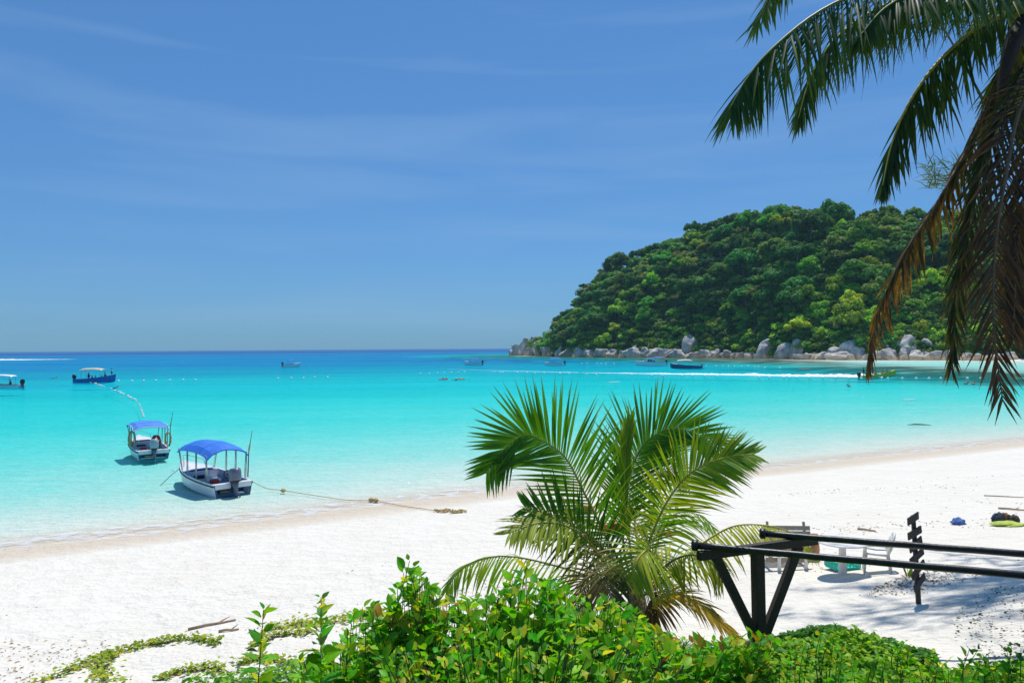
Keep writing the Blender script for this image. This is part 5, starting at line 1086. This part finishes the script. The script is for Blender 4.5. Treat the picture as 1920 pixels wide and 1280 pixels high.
o = empty('rolled_towel', on_ground(1530, 1052) + Vector((0, 0.1, 0)), R(-30), 'orange-brown rolled towel leaning at the lounger side', 'towel'); MB().tube([(0, 0, 0.0), (0.02, 0, 0.25), (0.0, 0.05, 0.62)], [0.09, 0.11, 0.08], 10).build('roll', surf('towel_orange', (0.52, 0.24, 0.12), 0.9, 0.2, 8), o, smooth=True)
cp = on_ground(1583, 1069) + Vector((0.04, 0.18, 0.0))
co = empty('plastic_crate', cp, R(12), 'teal plastic crate with open lattice sides on the sand behind the table', 'crate')
MB().box((0, 0, 0.02), (0.60, 0.40, 0.03)).build('base', M['plastic_teal'], co)
for (sx_, sy_, l, ax) in ((0, -0.21, 0.62, 0), (0, 0.21, 0.62, 0), (-0.31, 0, 0.40, 1), (0.31, 0, 0.40, 1)):
    b = MB(); sz = (l, 0.018, 0.03) if ax == 0 else (0.018, l, 0.03)
    b.box((sx_, sy_, 0.05), sz).box((sx_, sy_, 0.115), sz); sz2 = (l + 0.03, 0.035, 0.035) if ax == 0 else (0.035, l - 0.0, 0.035); b.box((sx_*1.02, sy_*1.02, 0.185), sz2)
    for k in range(8): t = (k/7 - 0.5)*l*0.97; b.box((sx_ + (t if ax == 0 else 0), sy_ + (t if ax else 0), 0.11), (0.022, 0.021, 0.15) if ax == 0 else (0.021, 0.022, 0.15))
    b.build('side', M['plastic_teal'], co)
def crumpled(name, px, py, sx, sy, sz, mat, label, seed, cat):
    p = on_ground(px, py); bm = bmesh.new(); bmesh.ops.create_icosphere(bm, subdivisions=3, radius=1)
    for v in bm.verts:
        v.co *= 1 + 0.32*noise.noise(v.co*1.9 + Vector((seed, 0, 0))) + 0.14*noise.noise(v.co*5 + Vector((0, seed, 0))); v.co = Vector((v.co.x*sx, v.co.y*sy, max(-0.05, v.co.z)*sz))
    me = bpy.data.meshes.new(name); bm.to_mesh(me); bm.free(); me.materials.append(M[mat]); o = link(name, me); o.location = p + Vector((0, 0, 0.03)); return tag(o, label, cat)
crumpled('cloth_bundle', 1797, 983, 0.20, 0.16, 0.16, 'cloth_blue', 'crumpled blue cloth left lying on the open sand', 4, 'cloth')
M['towel_yg'] = surf('towel_yellow_green', (0.42, 0.52, 0.08), 0.9, 0.25, 9)
crumpled('beach_towel', 1890, 985, 0.46, 0.26, 0.09, 'towel_yg', 'crumpled yellow-green towel beside a pile of bags on the sand', 8, 'towel')
crumpled('bag', 1870, 977, 0.18, 0.16, 0.22, 'cloth_dark', 'dark bag on the yellow-green towel', 11, 'bag'); crumpled('bag', 1886, 976, 0.16, 0.14, 0.20, 'husk', 'brown bag beside the dark bag on the towel', 13, 'bag')
crumpled('bag', 1902, 978, 0.15, 0.13, 0.18, 'wood_dark', 'dark olive bag at the far end of the towel', 17, 'bag')
# sunbathers and their things behind the young palm
q = on_ground(1150, 998); person(q + Vector((0, 0, 0.03)), R(170), 'lie', 'sunbather in red lying on the sand behind the young palm', 'red', 'red')
q = on_ground(1088, 962); person(q + Vector((0, 0, 0.03)), R(10), 'lie', 'sunbather in a red top lying near the waterline behind the palm', 'red')
crumpled('beach_bag', 1235, 1000, 0.20, 0.16, 0.20, 'cloth_blue', 'blue beach bag behind the right fronds of the young palm', 21, 'bag'); crumpled('beach_towel', 1250, 1002, 0.30, 0.2, 0.08, 'pink', 'pink towel next to the blue beach bag', 23, 'towel')
crumpled('beach_bag', 1158, 1006, 0.18, 0.16, 0.18, 'cloth_blue', 'blue bag by the feet of the sunbather in red', 25, 'bag')
# driftwood
for x0, y0, x1, y1, r0, lab in ((353, 1182, 442, 1164, 0.028, 'long straight driftwood stick lying on the open sand'), (410, 1186, 448, 1181, 0.026, 'short crooked driftwood stick beside the long one'),
                                (1608, 993, 1642, 997, 0.03, 'driftwood piece lying on the sand beyond the plastic chair'), (1845, 930, 1920, 933, 0.02, 'thin pale driftwood stick near the bags'), (1872, 954, 1925, 958, 0.03, 'brown dry branch lying above the bags')):
    a, b_ = on_ground(x0, y0), on_ground(x1, y1); o = empty('driftwood_stick', a, 0, lab, 'driftwood'); v = b_ - a
    MB().tube([Vector((0, 0, r0)), v*0.35 + Vector((0, 0.02, r0*1.2)), v*0.7 + Vector((0, -0.02, r0)), v + Vector((0, 0, r0*0.8))], [r0, r0*0.95, r0*0.8, r0*0.6], 7).build('stick', M['stick'], o, smooth=True)
    if r0 > 0.025: MB().tube([v*0.6 + Vector((0, 0, r0)), v*0.8 + Vector((0.03, 0.1, 0.09))], [r0*0.6, r0*0.25], 6).build('side_twig', M['stick'], o)
# ------------------------------------------------------------------ low vegetation
def leaf_geom(l, w, fold, curl, n=4):
    V, Fq = [], []
    for j in range(n + 1):
        f = j/n; ww = w*math.sin(math.pi*min(1, (0.04 + f*0.96))**0.85)*0.5 + 0.0008; z = -curl*l*f*f
        V += [(l*f, -ww, z + fold*ww), (l*f, 0, z), (l*f, ww, z + fold*ww)]
    for j in range(n):
        for m_ in (0, 1): a = j*3 + m_; Fq.append((a, a+1, a+4, a+3))
    return np.array(V), np.array(Fq)
LG = [leaf_geom(1.0, w, fo, cu) for w, fo, cu in ((0.60, 0.35, 0.12), (0.66, 0.25, 0.22), (0.54, 0.45, 0.05), (0.62, 0.2, 0.3))]
LCOL = [(0.085, 0.37, 0.008), (0.13, 0.46, 0.010), (0.055, 0.26, 0.008), (0.25, 0.56, 0.012), (0.09, 0.42, 0.008), (0.56, 0.60, 0.03), (0.17, 0.50, 0.010), (0.48, 0.26, 0.03)]
LM = []      # shared leaf meshes: shape x colour
for gi, (V, Fq) in enumerate(LG):
    for ci, c in enumerate(LCOL):
        g = np.tile(np.array(c), (len(V), 1)); mid = (np.arange(len(V)) % 3 == 1)
        g[mid] *= 1.15; me = np_mesh('leaf', V, Fq, g, smooth=True); me.materials.append(LEAF); LM.append(me)
def leaf_matrix(p, d, roll, s):
    d = Vector(d).normalized(); sd = d.cross(Vector((0, 0, 1)))
    if sd.length < 1e-3: sd = Vector((1, 0, 0))
    sd.normalize(); up_ = sd.cross(d); sd2 = sd*math.cos(roll) + up_*math.sin(roll); up2 = sd2.cross(d)
    m = Matrix((( d.x*s, -sd2.x*s, up2.x*s, p.x), (d.y*s, -sd2.y*s, up2.y*s, p.y), (d.z*s, -sd2.z*s, up2.z*s, p.z), (0, 0, 0, 1))); return m
def col_pick(r_, young):
    x = r_.random()
    if x < 0.07 + 0.10*young: return 5
    if x < 0.085 + 0.05*young: return 7
    return r_.choice((0, 1, 2, 3, 4, 6, 0, 1, 6))
def shrub(name, label, base, tops, leaf, seed, cat='shrub', group=None, per=22, start=0.35, limit=300, spread=0.0, red=0.0):
    """stems rising from the base to the given tops, leaves set spirally; the leaves that show largest are objects"""
    r_ = random.Random(seed); o = empty(name, base, 0, label, cat, group); sb_ = MB(); leaves = []
    for tp in tops:
        a = Vector((r_.gauss(0, 1)*spread*0.35, r_.gauss(0, 1)*spread*0.35, -0.05)); b_ = Vector(tp) - Vector(base)
        mid = a.lerp(b_, 0.5) + Vector((r_.gauss(0, .06), r_.gauss(0, .06), 0.10)); ln = catmull([a, mid, b_], 14)
        sb_.tube(ln, [0.009*(1 - 0.75*i/13) for i in range(14)], 5, cap=False); az = r_.uniform(0, 6.28); n = max(4, int(per*r_.uniform(0.8, 1.2)))
        for i in range(n):
            u = start + (1 - start)*(i/(n - 1)); k = min(int(u*13), 12); p = ln[k].lerp(ln[k+1], u*13 - k); T = (ln[k+1] - ln[k]).normalized(); az += 2.4 + r_.gauss(0, .35)
            s1 = T.cross(Vector((0.3, 1, 0.1))).normalized(); s2 = T.cross(s1); out_ = s1*math.cos(az) + s2*math.sin(az); el = 0.25 + 0.75*u*u + r_.gauss(0, .22)
            d = out_ + T*el + Vector((0, 0, r_.gauss(0, .15))); young = max(0, (u - 0.72)/0.28); s_ = leaf*r_.uniform(0.50, 1.22)*(1 - 0.42*young)
            ci = col_pick(r_, young); ci = 7 if r_.random() < red*young else ci
            leaves.append((p + out_*0.012, d, r_.gauss(0, .45), s_, r_.randrange(4), ci))
    sb_.build('stems', M['twig'], o)
    def score(lf):
        px, py, dd = proj(lf[0] + Vector(base)); return (0 if (0 <= px <= 1920 and py <= 1285) else 50) + dd - 0.004*(1280 - py)*0.35
    leaves.sort(key=score)
    for p, d, roll, s_, gi, ci in leaves[:limit]:
        lf = link('leaf', LM[gi*len(LCOL) + ci], o); lf.matrix_local = leaf_matrix(p, d, roll, s_)
    if len(leaves) > limit:
        VV, FF, CC = [], [], []; n0 = 0
        for p, d, roll, s_, gi, ci in leaves[limit:]:
            V, Fq = LG[gi]; m4 = np.array(leaf_matrix(p, d, roll, s_)); VV.append(V @ m4[:3, :3].T + m4[:3, 3]); FF.append(Fq + n0); CC.append(np.tile(np.array(LCOL[ci])*r_.uniform(.75, 1.2), (len(V), 1))); n0 += len(V)
        x = link('foliage', np_mesh('foliage', np.vstack(VV), np.vstack(FF), np.vstack(CC)), o, LEAF_S); x['kind'] = 'stuff'
    return o
def gpt(px, d): 
    q = at(px, 1300, d); q.z = ground(q.x, q.y); return q
def tops_in(poly_top, x0, x1, n, d0, d1, seed, depth=170, ybot=1290):
    """stem tips filling the band under a skyline given in photo pixels"""
    r_ = random.Random(seed); out_ = []
    xs, ys = zip(*poly_top)
    for i in range(n):
        x = r_.uniform(x0, x1); yt_ = interp(x, xs, ys); d = r_.uniform(d0, d1); f = (r_.random()**1.5) if i > n*0.30 else r_.random()*0.10
        y = yt_ + f*min(depth, ybot - yt_); out_.append(at(x, y, d))
    return out_
SKY = [(330, 1285), (420, 1262), (520, 1240), (590, 1232), (640, 1200), (665, 1150), (690, 1128), (720, 1160), (738, 1110), (768, 1050), (800, 1092), (835, 1128), (880, 1122), (930, 1118), (960, 1085), (990, 1056),
       (1020, 1085), (1050, 1100), (1090, 1118), (1130, 1130), (1170, 1128), (1200, 1160), (1250, 1194), (1330, 1202), (1395, 1196), (1430, 1192), (1470, 1210)]
shrub('broadleaf_shrub', 'leafy green shrub whose tallest spire of leaves rises against the white sand', gpt(775, 5.2), tops_in(SKY, 690, 860, 95, 4.9, 5.6, 1), 0.15, 1, group=None, per=30, start=0.12, spread=0.35, red=0.08)
shrub('broadleaf_shrub', 'dense green shrub in front of the left fronds of the young palm', gpt(940, 5.3), tops_in(SKY, 850, 1040, 110, 4.9, 5.7, 2), 0.155, 2, per=30, start=0.12, spread=0.4)
shrub('broadleaf_shrub', 'green shrub hiding the foot of the young palm trunk', gpt(1100, 5.6), tops_in(SKY, 1020, 1220, 105, 5.1, 6.2, 3), 0.155, 3, per=28, start=0.12, spread=0.4)
shrub('broadleaf_shrub', 'yellow-green flecked shrub below the drooping yellow frond', gpt(1290, 6.2), tops_in(SKY, 1190, 1460, 125, 5.6, 6.9, 4, 120), 0.15, 4, per=30, start=0.1, spread=0.45, red=0.1)
shrub('broadleaf_shrub', 'low spreading shrub between the two upright saplings and the spired shrub', gpt(640, 5.4), tops_in(SKY, 560, 720, 60, 4.9, 6.0, 5, 100), 0.14, 5, per=30, start=0.12, spread=0.35)
shrub('broadleaf_shrub', 'lowest broad green shrub growing in front of the dense ones', gpt(960, 4.3), tops_in([(700, 1235), (800, 1205), (900, 1190), (1050, 1200), (1200, 1215), (1300, 1235)], 700, 1300, 190, 4.0, 4.8, 6, 90), 0.125, 6, per=26, start=0.1, spread=0.5)
def sapling(px, ytop, d, lab, seed, lean):
    b_ = gpt(px, d); shrub('sapling', lab, b_, [at(px + lean, ytop, d)], 0.145, seed, 'sapling', per=74, start=0.35)
sapling(488, 1142, 4.6, 'slender upright sapling with few large leaves standing alone before the sand', 31, 6)
sapling(606, 1118, 4.7, 'taller slender sapling with paired leaves next to the spired shrub', 32, -4)

# joined low cover
def cover(name, label, cat, n, region, d_lo, d_hi, size, cols, seed, hmax=0.3, flat=0.3, mat=None, edge=None, gz=None):
    """leaves standing over the ground wherever the region (photo-pixel polygon of the ground points) says so"""
    rs = np.random.RandomState(seed); r_ = random.Random(seed); poly = [tuple(p) for p in region]; pts = []
    while len(pts) < n:
        m_ = 6000; d = d_lo + (d_hi - d_lo)*rs.rand(m_)**1.0; x = (rs.rand(m_)*2300 - 150); X = (x - 960)/F*d
        z_ = terrain(np.column_stack([X, d]))[0]; pxy = np.array([proj((a, b_, c))[:2] for a, b_, c in zip(X, d, z_)]); ok = inside(pxy, poly)
        pts += [(a, b_, c) for a, b_, c, k in zip(X, d, z_, ok) if k]
    VV, FF, CC = [], [], []; n0 = 0
    nn = vnoise(np.array([(a, b_) for a, b_, c in pts[:n]]), 0.9, seed)
    for (a, b_, c), q in zip(pts[:n], nn):
        h = hmax*max(0.05, 0.55 + 1.3*q)*r_.random()**0.6; p = Vector((a, b_, c + 0.01 + h)); az = r_.uniform(0, 6.28); d = Vector((math.cos(az), math.sin(az), r_.gauss(0.25, flat)))
        gi = r_.randrange(4); V, Fq = LG[gi]; m4 = np.array(leaf_matrix(p, d, r_.gauss(0, .4), size*r_.uniform(.65, 1.25))); VV.append(V @ m4[:3, :3].T + m4[:3, 3]); FF.append(Fq + n0)
        cl = np.array(r_.choice(cols))*r_.uniform(.7, 1.25); CC.append(np.tile(cl, (len(V), 1))); n0 += len(V)
    o = link(name, np_mesh(name, np.vstack(VV), np.vstack(FF), np.vstack(CC)), None, mat or LEAF_S); return tag(o, label, cat, kind='stuff')
WEED = [(0.22, 0.48, 0.015), (0.32, 0.57, 0.02), (0.12, 0.34, 0.014), (0.43, 0.60, 0.025), (0.16, 0.42, 0.015)]
DARKW = [(0.04, 0.19, 0.012), (0.06, 0.24, 0.014), (0.09, 0.30, 0.015)]
cover('ground_cover', 'bright green low ground cover beneath the pipe rail', 'ground cover', 24000, [(1240, 1260), (1350, 1195), (1420, 1188), (1500, 1200), (1600, 1222), (1700, 1252), (1760, 1275), (1840, 1262), (1960, 1250), (2060, 1500), (1300, 1600), (1200, 1400)], 4.6, 10.8, 0.088, WEED, 41, 0.40, 0.45)
cover('dark_ground_cover', 'darker green leafy border between the ground cover and the shaded sand', 'ground cover', 7000, [(1400, 1182), (1470, 1178), (1540, 1190), (1640, 1212), (1740, 1242), (1760, 1262), (1680, 1258), (1560, 1225), (1440, 1212)], 8.0, 11.5, 0.08, DARKW, 42, 0.26)
cover('ground_cover', 'green low creeper under the saplings at the edge of the sand', 'ground cover', 17000, [(300, 1330), (350, 1288), (440, 1268), (540, 1256), (640, 1256), (720, 1240), (820, 1230), (1000, 1250), (1000, 1600), (300, 1600)], 4.4, 13.5, 0.08, WEED[:3] + DARKW[1:], 43, 0.22)
wr = random.Random(91)
for x, y, d in ((1452, 1218, 6.4), (1495, 1196, 7.6), (1546, 1176, 8.2), (1590, 1215, 7.0), (1640, 1225, 6.6), (1692, 1192, 8.3), (1740, 1228, 6.8), (1790, 1240, 6.2), (1832, 1212, 7.0), (1868, 1222, 6.4), (1905, 1205, 6.8), (1440, 1250, 5.6), (1560, 1248, 5.7), (1680, 1252, 5.6), (1760, 1210, 7.6)):
    shrub('weed', 'bright leafy weed sprig standing above the ground cover below the pipes', gpt(x, d), [at(x + wr.uniform(-22, 22), y + wr.uniform(0, 26), d + wr.uniform(-.15, .15)) for _ in range(4)], 0.10, 300 + x, 'weed', 'weed sprigs in the ground cover', per=13, start=0.45, spread=0.12)
VINE = [(0.30, 0.44, 0.03), (0.42, 0.52, 0.04), (0.22, 0.38, 0.03), (0.52, 0.52, 0.05)]
def vine(lab, line, w, n, seed):
    """a runner on the sand with round leaves along it"""
    pts = [on_ground(x, y) for x, y in line]; o = empty('beach_vine', pts[0], 0, lab, 'vine'); r_ = random.Random(seed); org = pts[0]
    sb_ = MB(); ln = catmull(pts, 60)
    for k in range(3):
        sb_.tube([p - org + Vector((0.10*math.sin(i*0.5 + k*2), 0.10*math.cos(i*0.43 + k), 0.02 + 0.01*math.sin(i))) for i, p in enumerate(ln)], 0.007, 4, cap=False)
    sb_.build('runner', M['twig'], o); VV, FF, CC = [], [], []; n0 = 0; big = []
    for i in range(n):
        u = r_.random(); k = min(int(u*59), 58); p = ln[k].lerp(ln[k+1], u*59 - k); ww = w*(0.5 + abs(noise.noise(Vector((u*6, seed, 0))))*1.5); q = Vector((p.x + r_.gauss(0, ww*0.6), p.y + r_.gauss(0, ww), 0)); 
        big.append((q, r_))
    P_ = np.array([(q.x, q.y) for q, _ in big]); zz = terrain(P_)[0]
    for (q, _), z_ in zip(big, zz):
        q.z = z_ + r_.uniform(0.02, 0.10); az = r_.uniform(0, 6.28); d = Vector((math.cos(az), math.sin(az), r_.gauss(0.2, .3))); V, Fq = LG[r_.randrange(4)]
        m4 = np.array(leaf_matrix(q - org, d, r_.gauss(0, .4), 0.075*r_.uniform(.6, 1.25))); VV.append((V*np.array([1, 1.35, 1])) @ m4[:3, :3].T + m4[:3, 3]); FF.append(Fq + n0); cl = np.array(r_.choice(VINE))*r_.uniform(.75, 1.2); CC.append(np.tile(cl, (len(V), 1))); n0 += len(V)
    x = link('leaves', np_mesh('leaves', np.vstack(VV), np.vstack(FF), np.vstack(CC)), o, LEAF_S); x['kind'] = 'stuff'
vine('long yellow-green beach creeper running along the sand towards the driftwood stick', [(70, 1282), (150, 1250), (220, 1225), (300, 1205), (370, 1200), (408, 1208)], 0.16, 560, 1)
vine('beach creeper branch hanging back from the long runner', [(215, 1228), (190, 1250), (195, 1275), (215, 1300)], 0.20, 260, 2)
vine('yellow-green creeper patch spreading behind the two saplings', [(500, 1182), (560, 1172), (620, 1168), (680, 1158), (720, 1155)], 0.30, 520, 3)
vine('thin creeper runner between the saplings on the white sand', [(470, 1215), (500, 1200), (540, 1190), (580, 1188)], 0.10, 170, 4)
vine('small creeper tuft left of the first sapling', [(455, 1242), (480, 1238), (520, 1240), (560, 1250)], 0.16, 200, 5)
vine('creeper sprigs at the border of the low green creeper', [(300, 1275), (340, 1262), (385, 1255), (420, 1262)], 0.14, 180, 6)
# a green leaf stuck in the sand by the signpost
o = empty('palm_seedling', on_ground(1701, 1082), 0, 'small green palm seedling sprouting beside the signpost', 'seedling')
for k, (dx, dz, ln) in enumerate(((-0.16, 0.38, 1), (-0.05, 0.34, 1), (0.04, 0.26, 1))):
    V, Fq = leaf_geom(math.hypot(dx, dz), 0.07, 0.3, 0.05, 5); me = np_mesh('blade', V, Fq, np.tile(np.array((0.13, 0.24, 0.02)), (len(V), 1))); lf = link('blade', me, o, LEAF_S); lf.matrix_local = leaf_matrix(Vector((0.02*k, 0, -0.01)), Vector((dx, -0.05, dz)), 1.2, 1.0)

# dry flakes, twigs and leaf litter strewn over the sand
def litter(name, label, n, region, size, cols, seed, d_lo=9.0, d_hi=34.0, dens=None):
    rs = np.random.RandomState(seed); r_ = random.Random(seed); pts = []
    while len(pts) < n:
        m_ = 4000; d = d_lo + (d_hi - d_lo)*rs.rand(m_); X = (rs.rand(m_)*2300 - 200 - 960)/F*d; P_ = np.column_stack([X, d]); t_ = terrain(P_); z_ = t_[0]; pxy = np.array([proj((a, b_, c))[:2] for a, b_, c in zip(X, d, z_)])
        nz_ = vnoise(P_*np.array([0.35, 1.0]), 2.2, seed + 3); ok = inside(pxy, region) & t_[4] & (nz_ > rs.rand(m_)*0.42 - 0.01); pts += [(a, b_, c) for a, b_, c, k in zip(X, d, z_, ok) if k]
    V, Fq, C = [], [], []
    for a, b_, c in pts[:n]:
        s_ = size*r_.uniform(.35, 1.5)*(0.6 + b_/30); az = r_.uniform(0, 6.28) if r_.random() < .6 else r_.gauss(0.4, .3); t = Vector((math.cos(az), math.sin(az), r_.gauss(0, .12))); sd = Vector((-t.y, t.x, 0))*r_.uniform(.12, .5); p = Vector((a, b_, c + 0.012)); b0 = len(V)
        V += [p - t*s_, p + sd*s_*0.5 + Vector((0, 0, 0.015)), p + t*s_, p - sd*s_*0.5]; C += [np.array(r_.choice(cols))*r_.uniform(.7, 1.2)]*4; Fq.append((b0, b0+1, b0+2, b0+3))
    o = link(name, np_mesh(name, [tuple(v) for v in V], Fq, np.array(C), smooth=False), None, LEAF_S); return tag(o, label, 'litter', kind='stuff')
LIT = [(0.30, 0.20, 0.12), (0.22, 0.15, 0.09), (0.42, 0.30, 0.18), (0.12, 0.09, 0.06)]
litter('beach_litter', 'thin scatter of dry twigs and leaf flakes over the white sand', 360, [(0, 1120), (200, 1115), (420, 1120), (700, 1060), (950, 1020), (1100, 1040), (900, 1150), (600, 1190), (400, 1185), (300, 1195), (0, 1290)], 0.035, LIT, 51)
litter('beach_litter', 'dry leaf flakes strewn on the sand around the signpost and towel', 360, [(1420, 930), (1600, 915), (1750, 885), (1930, 880), (1930, 1060), (1650, 1060), (1420, 1090)], 0.035, LIT, 52)
litter('leaf_litter', 'dark fallen leaves and bits on the shaded sand', 480, [(1480, 1130), (1600, 1120), (1700, 1075), (1930, 1040), (1930, 1280), (1800, 1275), (1700, 1230), (1560, 1180)], 0.032, LIT + [(0.06, 0.05, 0.04)]*2, 53, 7.0, 18)
cover('soil_weeds', 'dark weedy patch and litter at the shaded end of the sand', 'weeds', 420, [(1790, 1150), (1860, 1105), (1990, 1095), (1990, 1270), (1850, 1245), (1780, 1200)], 8, 15, 0.045, [(0.05, 0.05, 0.025), (0.06, 0.09, 0.02), (0.09, 0.06, 0.03)], 61, 0.08, 0.2)

# ------------------------------------------------------------------ the air over the sea
HZ = MB().box((0, 0, 85), (124000, 124000, 206)).mesh('haze', bpy.data.materials.new('haze_air'))
hm = HZ.materials[0]; hm.use_nodes = True; nt = hm.node_tree; nt.nodes.clear(); ho = nt.nodes.new('ShaderNodeOutputMaterial'); pv = nt.nodes.new('ShaderNodeVolumePrincipled')
pv.inputs['Color'].default_value = (0.50, 0.88, 1.0, 1); pv.inputs['Density'].default_value = 0.00010; pv.inputs['Anisotropy'].default_value = 0.0
nt.links.new(pv.outputs[0], ho.inputs['Volume']); tag(link('haze', HZ), 'thin pale sea haze hanging over the bay', 'haze', kind='stuff')
